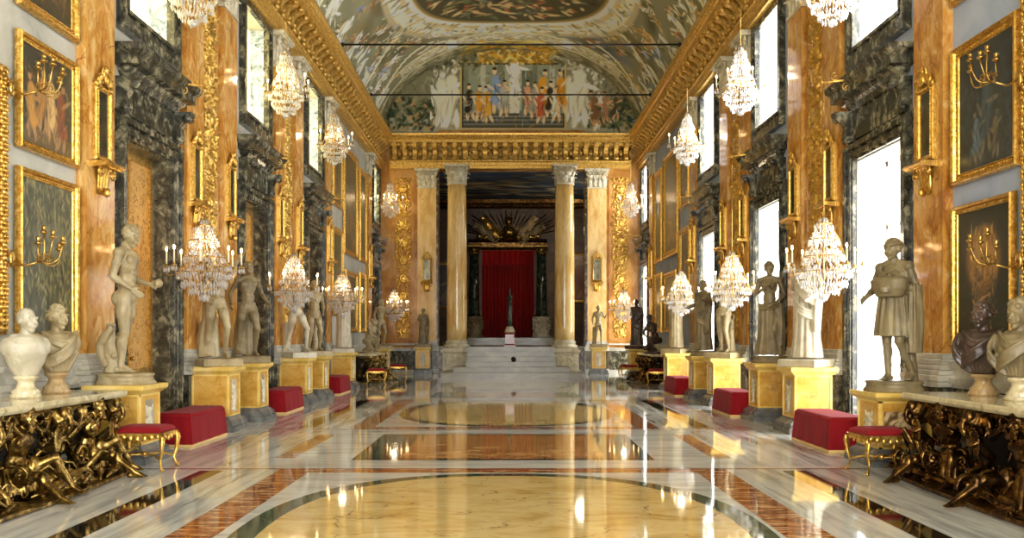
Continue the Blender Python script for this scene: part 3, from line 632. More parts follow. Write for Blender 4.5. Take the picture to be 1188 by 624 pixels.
def wall_boxes(b, a0, a1, z0, z1, holes, fn):
    ys = sorted({a0, a1} | {h[0] for h in holes} | {h[1] for h in holes}); zs = sorted({z0, z1} | {h[2] for h in holes} | {h[3] for h in holes})
    for i in range(len(ys)-1):
        for j in range(len(zs)-1):
            y, z = (ys[i]+ys[i+1])/2, (zs[j]+zs[j+1])/2
            if any(h[0] < y < h[1] and h[2] < z < h[3] for h in holes): continue
            fn(ys[i], ys[i+1], zs[j], zs[j+1])
holes = []
for y in DOORS+BACKDOORS:
    oh = OH if y < 34 else .72
    holes += [(y-oh, y+oh, 0, DZ), (y-oh, y+oh, WZ0, WZ1)]
for side, X0, nm in ((-1, XL, 'wall_left'), (1, XR, 'wall_right')):
    b = MB(); wall_boxes(b, YB, YF+.7, 0, 10.2, holes, lambda y0, y1, z0, z1: b.box(X0, X0+side*.7, y0, y1, z0, z1))
    st(b.build(nm, 'plaster_pale' if side < 0 else 'plaster_shaded'))
# floor with inlays (each inlay a thin stone sheet laid flush, one mesh)
b = MB(); mats = ['white_marble_floor', 'white_marble_band', 'yellow_floor', 'rust_floor', 'red_floor', 'green_floor', 'orange_floor', 'black_floor', 'cream_stone']
FI = {m: i for i, m in enumerate(mats)}
b.box(XL-.7, XR+.7, YB-.5, YF+.4, -.2, 0)
def inlay(m, x0, x1, y0, y1, k):
    b.mi = FI[m]; z = .0006*k; b.add([(x0, y0, z), (x1, y0, z), (x1, y1, z), (x0, y1, z)], [(0, 1, 2, 3)], False); b.mi = 0
def disc(m, cx, cy, rx, ry, k, p=2.):
    b.mi = FI[m]; z = .0006*k; N = 96
    vs = [(cx+rx*math.copysign(abs(math.cos(2*PI*i/N))**(2/p), math.cos(2*PI*i/N)), cy+ry*math.copysign(abs(math.sin(2*PI*i/N))**(2/p), math.sin(2*PI*i/N)), z) for i in range(N)]
    b.add(vs, [tuple(range(N))], False); b.mi = 0
FX = -.07
def field(y0, y1):                                          # oval field framed by rust stripes
    inlay('rust_floor', FX-2.66, FX+2.66, y0, y1, 1); inlay('white_marble_band', FX-2.27, FX+2.27, y0+.26, y1-.26, 2)
    disc('green_floor', FX+.03, (y0+y1)/2, 2.2, (y1-y0)/2-.32, 3, 2.3); disc('yellow_floor', FX+.03, (y0+y1)/2, 1.98, (y1-y0)/2-.5, 4, 2.3)
    for s in (-1, 1):
        inlay('black_floor', FX+s*3.3, FX+s*3.58, y0+.1, y1-.1, 1)
def panel(y0, y1):
    inlay('white_marble_band', FX-4.4, FX+4.4, y0-.75, y1+.75, 1)
    inlay('black_floor', FX-1.95, FX+1.95, y0, y1, 2); inlay('orange_floor', FX-1.9, FX+1.9, y0+.12, y1-.12, 3); inlay('green_floor', FX-1.9, FX-1.35, y0+.12, y1-.12, 4); inlay('green_floor', FX+1.35, FX+1.9, y0+.12, y1-.12, 4)
    for yy in (y0-.75, y1+.7): inlay('red_floor', FX-4.4, FX+4.4, yy, yy+.06, 3)
    for s in (-1, 1): inlay('rust_floor', FX+s*2.72, FX+s*2.98, y0+.2, y1-.1, 2); inlay('white_marble_floor', FX+s*2.98, FX+s*4.3, y0-.5, y1+.5, 1.5)
for y0, y1 in ((4.1, 10.3), (14.8, 21.4), (25.0, 31.4)): field(y0, y1)
for y0, y1 in ((11.05, 13.95), (22.1, 24.25)): panel(y0, y1)
for y in (.3,): panel(y, y+2.9)
fl = st(b.build('floor', mats))

# dado / plinth course
def dado(name, X0, side):
    b = MB(); mx = []; segs = []; cur = YB
    for y in sorted(BACKDOORS+DOORS): segs.append((cur, y-OH-.24)); cur = y+OH+.24
    if cur < YF: segs.append((cur, YF))
    for a, c in segs:
        if c-a < .1: continue
        b.mi = 0; b.box(X0, X0-side*.06, a, c, .16, .95)
        b.mi = 1; b.box(X0, X0-side*.1, a, c, 0, .17); b.box(X0, X0-side*.08, a, c, .95, 1.0); b.box(X0, X0-side*.12, a, c, 1.0, 1.07); b.box(X0, X0-side*.05, a, c, 1.07, 1.2); b.box(X0, X0-side*.09, a, c, 1.2, 1.27)
        n = max(1, int((c-a)/1.3)); 
    return st(b.build(name, ['breccia', 'grey_marble']))
dado('baseboard_left', XL, -1); dado('baseboard_right', XR, 1)

# ---- capitals and pilasters
def leaf(b, base, out, w, h, curl=.06):
    o = Vector(out); p = Vector(base); up = Vector((0, 0, 1)); pts = []; rs = []
    for i in range(7):
        t = i/6; pts.append(p+up*h*(math.sin(t*PI*.62)/math.sin(PI*.5)) + o*(curl*t*t*2.2)); rs.append(w*(.5+.5*math.sin(PI*min(1, t*.85+.15))))
    pts.append(p+up*h*.86+o*curl*2.6); rs.append(w*.3)
    side = o.cross(up).normalized(); rings = []
    for q, r in zip(pts, rs): rings.append([tuple(q+side*r*math.cos(a)+o*.028*math.sin(a)*(1-.3*abs(math.cos(a)))) for a in [k*PI/4 for k in range(8)]])
    b.rings(rings, True, True)
def capital(b, w, h, z, half=False, rnd_=False, y=0.):
    # w: half width of the shaft; block from z to z+h
    hw = w*1.22
    if rnd_:
        b.lathe([(w, z), (w*1.06, z+.02), (w*1.06, z+.06), (w*.98, z+.08), (w*.97, z+h*.5), (w*1.15, z+h*.88)], (0, y, 0), 24)
        for row, (n, zz, hh, cu) in enumerate(((8, .07, .36, .05), (8, .3, .36, .08))):
            for k in range(n):
                a = 2*PI*(k+.5*row)/n; o = (math.cos(a), math.sin(a), 0); leaf(b, (o[0]*w*.97, y+o[1]*w*.97, z+h*zz), o, w*.3, h*hh, cu*w*2.4)
        for sx in (-1, 1):
            for sy in (-1, 1):
                c = Vector((sx*w*.92, y+sy*w*.92, z+h*.74)); pts = []
                d = Vector((sx, sy, 0)).normalized()
                for i in range(16): t = i/15; r = w*.24*(1-t*.8); a = PI*.9-t*3.6*PI; pts.append(c+d*(r*math.cos(a)+w*.1)+Vector((0, 0, r*math.sin(a))))
                b.tube(pts, w*.07, 6)
        b.sq([(w*1.18, h*.88), (w*1.3, h*.9), (w*1.3, h*.95), (w*1.36, h*.96), (w*1.36, h)], (0, y, z))
    else:
        b.box(-w*.97, w*.97, y-.12, y, z, z+h*.9); b.box(-w*1.04, w*1.04, y-.16, y, z, z+.05)
        for row, (n, zz, hh, cu) in enumerate(((4, .06, .38, .05), (3, .3, .4, .08))):
            for k in range(n):
                x = -w+2*w*(k+.5)/n; leaf(b, (x, y-.12, z+h*zz), (0, -1, 0), w*.8/n, h*hh, cu*w*2)
        for s in (-1, 1):
            leaf(b, (s*w*.97, y-.06, z+h*.15), (s, -.3, 0), w*.16, h*.38, w*.1)
            c = (s*w*.86, y-.2, z+h*.74); b.spiral(c, w*.24, 1.7, w*.07, 'y', PI/2, -s); b.spiral((s*w*.3, y-.18, z+h*.74), w*.16, 1.5, w*.05, 'y', PI/2, s)
            b.tube([(s*w*.2, y-.15, z+h*.45), (s*w*.45, y-.17, z+h*.8), (s*w*.86, y-.2, z+h*.98)], w*.07, 6)
        b.ell((0, y-.24, z+h*.92), (w*.14, .05, w*.14))
        b.box(-w*1.25, w*1.25, y-.3, y, z+h*.88, z+h*.94); b.box(-w*1.3, w*1.3, y-.34, y, z+h*.94, z+h)
def pilaster_proto():
    r = E('trim_1'); w = .39
    b = MB(); b.box(-w, w, -.13, .0, 1.36, 7.75, .012); b.build('shaft', 'amber_marble', r)
    b = MB(); 
    for hx, d, z0, z1 in ((w+.1, .22, 0, .2), (w+.07, .19, .2, .95), (w+.12, .25, .95, 1.02), (w+.13, .26, 1.02, 1.1), (w+.1, .23, 1.1, 1.16), (w+.07, .2, 1.16, 1.22), (w+.04, .17, 1.22, 1.3), (w+.02, .15, 1.3, 1.37)):
        b.mi = 1 if z0 == .2 else 0; b.box(-hx, hx, -d, 0, z0, z1, .01)
    b.build('pilaster_base', ['grey_marble', 'breccia'], r)
    b = MB(); capital(b, w, .8, 7.75); b.build('capital', 'cream_stone', r)
    return r
pil0 = pilaster_proto(); TR = [1]
def place_pil(x, y, rz):
    o = pil0 if TR[0] == 1 else dup(pil0); o.location = (x, y, 0); o.rotation_euler = (0, 0, rz)
    if TR[0] > 1: o.name = 'trim_%d' % TR[0]
    TR[0] += 1; st(o)
for y in PIL: place_pil(XL, y, LW); place_pil(XR, y, RW)
EPX = (-3.42, 3.70)
for x in EPX:
    place_pil(x, YF, 0); o = [q for q in C.objects if q.name == 'trim_%d' % (TR[0]-1)][0]; sh = [q for q in kids(o) if q.name.startswith('shaft')][0]; sh.data = sh.data.copy(); sh.data.materials[0] = M['end_pilaster']

# ---- marble doorcases and windows
def moulded_band(b, x0, x1, z0, z1, steps):                 # steps (inset, forward)
    for i, d in steps: b.box(x0+i, x1-i, -d, 0, z0, z1)
def doorcase(n, X0, y, rz, lit, oh=OH):
    r = E('door_%d' % n, (X0, y, 0), rz); st(r)
    b = MB(); w = .24
    for s in (-1, 1):
        x0, x1 = sorted((s*oh, s*(oh+w)))
        b.box(x0, x1, -.07, 0, 0, DZ+w); b.box(min(s*(oh+.04), s*(oh+w*.6)), max(s*(oh+.04), s*(oh+w*.6)), -.1, 0, 0, DZ+w*.6); b.box(s*(oh+w-.07), s*(oh+w+.003), -.14, 0, 0, DZ+w-.03)
        b.box(s*(oh+w-.02), s*(oh+w+.05), -.03, 0, 0, DZ+w+.1)
        b.box(min(s*(oh+.02), s*(oh+w+.02)), max(s*(oh+.02), s*(oh+w+.02)), -.16, 0, 0, .35)
        # lining of the opening
        # scroll consoles
        c = s*(oh+.12); b.extr([(-.02, 4.72), (-.14, 4.7), (-.17, 4.8), (-.15, 4.95), (-.2, 5.08), (-.34, 5.14), (-.34, 5.2), (0, 5.2)], c-.09, c+.09)
        b.tube([(c-.1, -.26, 5.1), (c+.1, -.26, 5.1)], .06, 10); b.tube([(c-.1, -.12, 4.77), (c+.1, -.12, 4.77)], .045, 10)
    b.box(-oh, oh, -.068, 0, DZ, DZ+w-.01); b.box(-oh-.137, oh+.137, -.098, 0, DZ+.043, DZ+w*.58); b.box(-oh-w-.006, oh+w+.006, -.144, 0, DZ+w-.07, DZ+w+.004)
    
    b.box(-oh-.2, oh+.2, -.06, 0, DZ+w-.01, 5.2)
    b.rect([(.1, 5.18), (.12, 5.22), (.14, 5.26), (.2, 5.3), (.22, 5.34), (.33, 5.36), (.33, 5.48), (.35, 5.5), (.39, 5.54), (.41, 5.6), (.41, 5.63)], oh-.06, .3, (0, .3, 0))
    b.box(-oh+.1, oh-.1, -.09, 0, DZ+w+.08, 5.1)
    b.build('doorcase', 'breccia', r)
    b = MB()
    for s in (-1, 1): b.box(s*oh, s*(oh-.02), .0, .66, 0, DZ-.02)
    b.box(-oh, oh, .0, .66, DZ-.02, DZ)
    b.build('reveal', 'white_paint_lit_reveal' if lit else 'breccia', r)  # right side white: daylight on the reveal put into its colour
    if not lit:
        p = MB(); p.box(-oh, oh, .3, .36, 0, DZ); p.build('brocade_panel', 'damask' if n % 2 else 'damask_pale', r)
        p = MB()
        for z0, z1 in ((.1, .25), (DZ-.14, DZ-.02), (1.0, 1.1)): p.box(-oh+.02, oh-.02, .26, .3, z0, z1)
        for x in (-oh+.02, -.03, oh-.1): p.box(x, x+.08, .265, .3, .1, DZ-.02)
        p.build('gilt_moulding', 'gold', r)
        p = MB(); p.ell((.06, .24, 1.25), .035); p.build('handle', 'brass', r)
    else:
        p = MB()
        for s in (-1, 1):
            x0, x1 = sorted((s*.0, s*(oh-.02)))
            for xx0, xx1, z0, z1 in ((x0, x0+.06, .05, DZ-.02), (x1-.06, x1, .05, DZ-.02), (x0, x1, .05, .2), (x0, x1, DZ-.1, DZ-.02), (x0, x1, 1.1, 1.16), (x0, x1, 2.2, 2.26), (x0, x1, 3.3, 3.36)): p.box(xx0, xx1, .46, .52, z0, z1)
        p.build('door_frame', 'white_paint_lit_reveal', r)
        p = MB(); p.box(-oh+.02, oh-.02, .485, .49, .1, DZ-.05); p.build('glass', 'window_glass', r)
    return r
def windowcase(n, X0, y, rz, left, oh=.8):
    r = E('window_%d' % n, (X0, y, 0), rz); st(r); b = MB(); w = .22
    for s in (-1, 1):
        b.box(min(s*oh, s*(oh+w)), max(s*oh, s*(oh+w)), -.07, 0, WZ0-w, WZ1+.12); b.box(s*(oh+w-.06), s*(oh+w+.004), -.13, 0, WZ0-w-.1, WZ1+.118)
        b.box(s*(oh-.003), s*(oh+.05), -.1, .02, WZ0-.02, WZ1-.01)
    b.box(-oh-w+.05, oh+w-.05, -.068, 0, WZ0-w, WZ0-.002); b.box(-oh-w-.01, oh+w+.01, -.134, 0, WZ0-w-.104, WZ0-w+.02); b.box(-oh-.045, oh+.045, -.104, 0, WZ0-.05, WZ0+.004); b.box(-oh-w, oh+w, -.08, 0, WZ1, WZ1+.14)
    b.build('window_surround', 'breccia', r)
    b = MB()
    for s in (-1, 1): b.box(s*(oh+.055), s*(oh-.01), .02, .66, WZ0, WZ1)
    b.box(-oh, oh, 0, .66, WZ0-.0, WZ0+.02); b.build('reveal', 'blue_breccia' if left else 'white_paint_lit_reveal', r)  # right-hand white stands for the daylight falling on the reveal
    b = MB()
    for x in (-oh, -.03, oh-.06): b.box(x, x+.06, .45, .5, WZ0, WZ1)
    for z in (WZ0, WZ0+.75, WZ0+1.5, WZ1-.06): b.box(-oh, oh, .45, .5, z, z+.05)
    b.build('window_frame', 'white_paint_lit_reveal', r)
    b = MB(); b.box(-oh, oh, .47, .475, WZ0, WZ1); b.build('pane', 'window_glass', r)
    if left: b = MB(); b.add([(-oh, .33+.02*math.sin(i*1.3), z) for i in range(17) for z in (0,)] and [(-oh+2*oh*i/16, .33+.02*math.sin(i*1.9), z) for i in range(17) for z in (WZ0+.01, WZ1)], [(2*i, 2*i+2, 2*i+3, 2*i+1) for i in range(16)], True); b.build('blind', 'blind_cloth', r)
    return r
def area(name, loc, rot, sx, sy, L, col):
    ld = bpy.data.lights.new(name, 'AREA'); ld.shape = 'RECTANGLE'; ld.size = sx; ld.size_y = sy; ld.energy = L*PI*sx*sy; ld.color = col
    o = bpy.data.objects.new(name, ld); C.objects.link(o); o.location = loc; o.rotation_euler = rot; return o
dn = 1
DAY = (.93, .97, 1.0); WARM = (1., .95, .82)
LR, LL, LDR, LDL = 25., 8., 15., 16.
for y in DOORS+BACKDOORS:
    oh = OH if y < 34 else .72
    doorcase(dn, XL, y, LW, y < 5 and False, oh); doorcase(dn+1, XR, y, RW, True, oh)
    windowcase(dn, XL, y, LW, True, oh-.05); windowcase(dn+1, XR, y, RW, False, oh-.05)
    area('daylight', (XR+.69, y, (WZ0+WZ1)/2), (0, R(90), 0), WZ1-WZ0, 2*oh, LR, DAY)
    area('daylight', (XL-.69, y, (WZ0+WZ1)/2), (0, R(-90), 0), WZ1-WZ0, 2*oh, LL, WARM)
    area('daylight', (XR+.69, y, DZ/2), (0, R(90), 0), DZ, 2*oh, LDR, DAY)
    dn += 2

# ---- entablature
EP = [(0, 8.55), (-.2, 8.55), (-.2, 8.67), (-.23, 8.68), (-.23, 8.8), (-.27, 8.83), (-.27, 8.88), (-.16, 8.9), (-.16, 9.48), (-.3, 9.5), (-.34, 9.56), (-.5, 9.58), (-.5, 9.7), (-.56, 9.72), (-.6, 9.78), (-.65, 9.86), (-.66, 9.92), (-.02, 9.94)]
def modillions(b, x0, x1, step):
    n = max(1, round((x1-x0)/step))
    for i in range(n):
        x = x0+(i+.5)*(x1-x0)/n; w = .085
        b.extr([(-.16, 8.92), (-.22, 8.9), (-.27, 8.96), (-.25, 9.06), (-.22, 9.16), (-.26, 9.28), (-.36, 9.36), (-.47, 9.4), (-.5, 9.48), (-.5, 9.57), (-.16, 9.57)], x-w, x+w)
        b.tube([(x-w-.015, -.25, 8.98), (x+w+.015, -.25, 8.98)], .05, 8); b.tube([(x-w-.015, -.42, 9.46), (x+w+.015, -.42, 9.46)], .065, 8)
        xm = x+.5*(x1-x0)/n
        b.ell((xm, -.165, 9.2), (.08, .05, .12), None, 8, 6); b.ell((xm, -.2, 9.2), (.04, .05, .06), None, 8, 6); b.ell((xm, -.38, 9.56), (.06, .06, .03), None, 8, 4)
def entab(name, x, y, rz, x0, x1, step=.45):
    r = E(name, (x, y, 0), rz); st(r)
    b = MB(); b.extr(EP, x0, x1)
    n = int((x1-x0)/.12)
    for i in range(n): xx = x0+(i+.5)*(x1-x0)/n; b.ell((xx, -.26, 8.84), (.04, .03, .03), None, 6, 4); b.ell((xx, -.6, 9.76), (.04, .03, .035), None, 6, 4)
    b.mi = 1; b.box(x0, x1, -.166, -.1, 8.905, 9.475); b.mi = 0
    b.build('cornice', ['gold_cornice', 'old_gold'], r)
    b = MB(); modillions(b, x0, x1, step); b.build('modillions', 'gold_cornice', r)['kind'] = 'stuff'
entab('trim_20', XL, 0, LW, YB, YF, .5); entab('trim_21', XR, 0, RW, -YF, -YB, .5)
entab('trim_22', 0, YF-.1, 0, XL+.5, XR-.5, .42)
# soffit of the far entablature over the columns
# ---- vault
VR, VH, VZ = 5.42, 3.85, 9.75
def paint_vault(c):
    q = c.r; c.rect(0, 1, 0, 1, '#77745a')
    dkp = ['#5b573c', '#6d6142', '#4a4c36', '#7d6d45', '#77806a', '#5e6a74', '#8d8565', '#3f3d2b']
    for _ in range(240): c.blob(q.uniform(0, 1), q.uniform(0, .95), q.uniform(.03, .08), q.uniform(.015, .04), q.uniform(0, PI), dkp[q.randint(8)], .8, .75)
    def fig(cx, cy, a, s, col, skin):
        asp = c.w/c.h
        for k in range(3): c.blob(cx+q.normal(0, .35)*s/asp, cy+q.normal(0, .35)*s, s*q.uniform(.6, 1.1), s*q.uniform(.25, .4), a+q.normal(0, .4), col, .5, .9)
        for k in range(4):
            aa = a+q.uniform(-1.1, 1.1); d = s*q.choice([-1, 1])*.9; c.blob(cx+math.cos(aa)*d/asp, cy+math.sin(aa)*d, s*.6, s*.13, aa, skin, .5, .95)
        c.blob(cx+math.cos(a)*s*1.2/asp, cy+math.sin(a)*s*1.2, s*.2, s*.2, 0, skin, .4)
        for k in range(5): c.blob(cx+q.normal(0, .4)*s/asp, cy+q.normal(0, .4)*s, s*q.uniform(.4, .8), s*.06, a+q.normal(0, .5), ['#2f2d20', '#e9e2c9', '#4b4630'][q.randint(3)], .6, .7)
    robes = ['#b8b196', '#a07a3a', '#8a94a8', '#d0cab4', '#6b6f44', '#94643a', '#c2a058', '#9a957a', '#70809a', '#5a5a3a']
    for _ in range(430):
        cx, cy = q.uniform(.01, .99), q.uniform(0, .9); a = (q.uniform(.0, 1.1) if cx < .5 else q.uniform(2.0, 3.1))
        fig(cx, cy, a, q.uniform(.012, .022), robes[q.randint(10)], ['#c3ab80', '#d3c6a6', '#a98a5e'][q.randint(3)])
    for s_ in (0, 1):
        for k in range(11):
            fig(.1 if s_ == 0 else .9, .04+k*.085, .3 if s_ == 0 else 2.8, .03, '#cbc5af', '#dcd6c2')
    for vv in (.12, .3, .72, .86):
        for s_ in (0, 1):
            for j in range(16): u = (.05+.017*j) if s_ == 0 else .95-.017*j; c.blob(u, vv+.02*math.sin(j*.35), .012, .006, .2, '#c9c0a0', .3, .9)
    ou, ov, orx, ory = .5, .575, .165, .25
    for g, col in ((1.42, '#a79c78'), (1.34, '#cfc6a8'), (1.2, '#b3a67e'), (1.12, '#ddd5bb'), (1.06, '#8a7440')):
        c.blob(ou, ov, orx*g*.98, ory*(1+(g-1)*.75), 0, col, .03)
    c.blob(ou, ov, orx, ory, 0, '#4b4530', .03)
    for _ in range(500):
        a, rr = q.uniform(0, 2*PI), q.uniform(0, .93)**.5
        c.blob(ou+rr*orx*math.cos(a)/(c.w/c.h)*.95, ov+rr*ory*math.sin(a)*.95, q.uniform(.006, .02), q.uniform(.003, .007), q.uniform(0, PI), ['#8a7a50', '#c2ab76', '#5c6140', '#3a3524', '#9a5a3a', '#6b6f58', '#b59a68'][q.randint(7)], .5, .9)
    for _ in range(420):
        a, rr = q.uniform(0, 2*PI), q.uniform(1.08, 1.36); c.blob(ou+rr*orx*math.cos(a)/(c.w/c.h), ov+(1+(rr-1)*.75)*ory*math.sin(a), q.uniform(.006, .018), q.uniform(.003, .006), q.uniform(0, PI), ['#8d8056', '#ece5cd', '#6f6a48', '#b0975a', '#9aa0a0'][q.randint(5)], .5, .85)
    c.rect(.2, .8, .885, .93, '#b7af92', .8); c.strokes(220, (.22, .78, .885, .935), ['#8e8664', '#d7cfb4', '#a08d58'], (.006, .02), (.002, .005), al=.8)
    c.strokes(160, (.38, .62, .93, .99), ['#b98f34', '#8b6a24', '#d5b45c', '#6d6a44'], (.01, .03), (.004, .008), al=.9)
    c.strokes(160, (.1, .38, .93, 1), ['#7d7656', '#a79f80', '#5b5a40'], (.01, .03), (.004, .008), al=.7); c.strokes(160, (.62, .9, .93, 1), ['#7d7656', '#a79f80', '#5b5a40'], (.01, .03), (.004, .008), al=.7)
    for u in (.36, .64): c.rect(u-.012, u+.012, .885, .93, '#e0dac6', .9)
    for y in (.935, .882): c.rect(.06, .94, y, y+.006, '#cabd93', .8)
vc = E('ceiling'); st(vc)
cv = Canvas(380, 470, '#77745a', 11); paint_vault(cv); cv.grain(.05); cv.gain = 1.85
V0, V1 = 18.0, YF
va = cv.grid('painted_vault', lambda u, v: np.stack([XC-VR*np.cos(u*PI), V0+v*(V1-V0), VZ+VH*np.sin(u*PI)], -1), 'fresco', vc)
vb = va.copy(); C.objects.link(vb); vb.parent = vc; vb.scale = (1, -1, 1); vb.location = (0, 2*V0, 0)
b = MB(); b.box(XL-.7, XR+.7, YB-.5, YF+.7, 14.0, 14.2)
b.build('roof', 'plaster_cream', vc)
b = MB()
for s, X0 in ((-1, XL), (1, XR)): b.box(X0+s*.7, X0-s*.2, YB, YF, 9.93, 10.0)
b.build('ledge', 'cream_stone', vc)

# lunette fresco
def paint_lunette(c):
    q = c.r; X = lambda px: ((px-590)*.0362-XC+5.5)/11.0; Z = lambda y: ((389-y)*.0362+1.6-9.6)/4.3
    c.rect(0, 1, 0, 1, '#7b775c'); c.strokes(500, (0, 1, 0, 1), ['#6a6850', '#8f8a6c', '#5a5a44', '#a39c7e'], (.03, .1), (.01, .03), al=.5)
    c.rect(X(445), X(740), Z(152), Z(136), '#a7a288', .6)
    for x0, x1, s in ((448, 505, 1), (682, 735, -1)):        # dark trophies and leaves in the corners
        c.strokes(170, (X(x0), X(x1), Z(150), Z(115)), ['#28382a', '#3d4c34', '#1f2a20', '#59603f', '#a98a5a'], (.02, .07), (.01, .03), al=.85)
    for x0, x1 in ((500, 534), (656, 700)):                 # pale stone nudes and drapes
        for k in range(70): c.blob(X(q.uniform(x0, x1)), Z(q.uniform(72, 146)), q.uniform(.02, .07), q.uniform(.01, .025), q.uniform(.9, 2.3), ['#d8d2bd', '#c2bba2', '#9c957b', '#e8e3d2', '#6d6a54'][q.randint(5)], .4, .9)
    for x0, x1 in ((500, 534), (656, 716)):
        c.strokes(120, (X(x0), X(x1), Z(147), Z(76)), ['#5c5841', '#8a8468', '#474431', '#efe9d8'], (.02, .05), (.004, .009), (.6, 2.5), al=.75)
    for x, y, h in ((512, 146, .62), (524, 148, .7), (672, 146, .75), (661, 140, .5)): c.person(X(x), Z(y), h, '#d2cbb4', '#ddd6c2', lean=q.uniform(-.2, .2), hair='#a9a184', dark='#8d8669')
    for k in range(3): c.person(X(690+k*12), Z(147-4*k), .4-.05*k, ['#7c5a3a', '#9a7350', '#4f4a34'][k], '#c09468', lean=.5-.4*k)
    c.rect(X(534), X(657), Z(149), Z(71), '#b59a58'); c.rect(X(536), X(655), Z(148), Z(73), '#34362c')
    c.rect(X(538), X(653), Z(133), Z(75), '#858a74'); c.rect(X(575), X(618), Z(133), Z(82), '#5d6656'); c.rect(X(586), X(606), Z(128), Z(80), '#9a9c86')
    for k in range(6): c.rect(X(538+k*20), X(544+k*20), Z(120), Z(76), '#a9ab98' if k % 2 else '#70745f')
    c.rect(X(538), X(653), Z(147), Z(131), '#4d4d42')
    for y in (134, 138, 143): c.rect(X(538), X(653), Z(y+1.6), Z(y), '#76766a')
    c.person(X(597), Z(112), .52, '#e6e3d6', '#f0ede2', hair='#cfcbb8', dark='#b0ac98'); c.rect(X(591), X(603), Z(131), Z(112), '#c6c2b0')
    for x, y, col in ((545, 136, '#2e2c26'), (556, 138, '#c98a2a'), (566, 139, '#d99c38'), (576, 128, '#7f95b5'), (584, 132, '#a8a596'), (612, 132, '#c58a6a'), (620, 134, '#8f8c7c'), (630, 130, '#c98f2a'), (638, 133, '#3a3228'), (645, 138, '#e0d7c0'), (650, 130, '#c58628'), (627, 140, '#b55a38')):
        c.person(X(x), Z(y+3), .4 if y > 130 else .5, col, '#dcb88e', lean=q.uniform(-.25, .25))
    c.strokes(160, (X(538), X(653), Z(146), Z(85)), ['#4a4534', '#a07a3c', '#b5b09a', '#6a5a3c', '#7a8492'], (.015, .05), (.005, .012), al=.6)
    c.strokes(220, (X(555), X(640), Z(73), Z(60)), ['#c49a3a', '#8b6a24', '#e0c070', '#746a40'], (.02, .06), (.01, .025), al=.9)
    c.strokes(150, (X(470), X(555), Z(80), Z(58)), ['#5a5a3e', '#8a8464', '#3f402c'], (.02, .06), (.01, .025), al=.8); c.strokes(150, (X(640), X(715), Z(80), Z(58)), ['#5a5a3e', '#8a8464', '#b5ad90'], (.02, .06), (.01, .025), al=.8)
cl = Canvas(520, 204, '#7b775c', 21); paint_lunette(cl); cl.grain(.05); cl.gain = 1.6
lu = cl.grid('trim_23', lambda u, v: np.stack([XC+(u-.5)*11.0, YF-.02+u*0, 9.6+v*4.3], -1), 'fresco'); st(lu)
def tie(y, label):
    b = MB(); b.tube([(XL+.62, y, 10.0), (XR-.62, y, 10.0)], .028, 8); b.ell((XL+.66, y, 10.0), .06); b.ell((XR-.66, y, 10.0), .06)
    tag(b.build('tie_rod', 'iron'), label, 'tie rod', 'iron tie rods under the vault')
tie(24.9, 'thin dark iron tie rod crossing the painted vault just below the oval medallion'); tie(30.1, 'thin dark iron tie rod crossing in front of the end wall fresco')

# ---- far wall with its wide opening
OX0, OX1 = -2.95, 3.2
b = MB(); b.box(XL-.7, OX0, YF, YF+.7, 0, 10.2); b.box(OX1, XR+.7, YF, YF+.7, 0, 10.2); b.box(OX0, OX1, YF-.1, YF+.7, 8.6, 10.2); b.box(XL-.7, XR+.7, YF, YF+.7, 10.2, 14.2)
st(b.build('wall_far', 'orange_marble')); b = MB()
b.mi = 0; b.box(XL, EPX[0]-.5, YF-.1, YF, 0, .95); b.box(EPX[1]+.5, XR, YF-.1, YF, 0, .95); b.mi = 1
for z0, z1, d in ((.95, 1.02, .16), (1.02, 1.08, .2), (0, .16, .15), (1.2, 1.26, .12)): b.box(XL, EPX[0]-.5, YF-d, YF, z0, z1); b.box(EPX[1]+.5, XR, YF-d, YF, z0, z1)
st(b.build('baseboard_far', ['breccia', 'grey_marble']))
b = MB(); hz = []
wall_boxes(b, XL-.7, XR+.7, 0, 14.2, [(-4.2, -1.9, .6, 7.5), (-1.1, 1.2, .6, 7.5), (2.0, 4.3, .6, 7.5)], lambda x0, x1, z0, z1: b.box(x0, x1, YB-.5, YB, z0, z1)); st(b.build('wall_back', 'plaster_cream'))
for x in (-3.05, .05, 3.15): area('daylight', (x, YB-.45, 4.05), (R(90), 0, 0), 2.3, 6.9, 13., (1., .96, .88))

# free-standing columns on their pedestals
def column(x, label, mir=1):
    r = E('marble_column', (x, 35.45, 0)); tag(r, label, 'column')
    b = MB(); b.rect([(.06, .0), (.06, .14), (.02, .17), (0, .2), (0, .86), (.03, .88), (.07, .93), (.07, 1.0)], .55, .55); b.build('pedestal', 'cream_stone', r)
    q = relief('pedestal_relief', 1.0, .6, .035, 5 if mir > 0 else 6, 'cream_stone', r, px=.02, back=0, dens=1.6); q.location = (0, -.56, .23)
    q = relief('pedestal_relief', 1.0, .6, .035, 7, 'cream_stone', r, px=.02, back=0, dens=1.6); q.location = (mir*.56, 0, .23); q.rotation_euler = (0, 0, mir*PI/2)
    b = MB(); b.sq([(.54, 1.0), (.54, 1.09)]); b.lathe([(.5, 1.09), (.54, 1.13), (.54, 1.17), (.5, 1.21), (.45, 1.23), (.45, 1.27), (.48, 1.3), (.48, 1.33), (.43, 1.37), (.425, 1.42)], n=32); b.build('column_base', 'cream_stone', r)
    b = MB(); b.lathe([(.42-.045*(t**1.6), 1.4+6.36*t) for t in [i/12 for i in range(13)]], n=40); b.build('shaft', 'column_marble', r)
    b = MB(); capital(b, .385, .8, 7.76, rnd_=True); b.build('capital', 'cream_stone', r)
column(-2.12, 'giant yellow marble column left of the stairs with carved capital and pedestal', 1)
column(2.30, 'giant yellow marble column right of the stairs with carved capital and pedestal', -1)
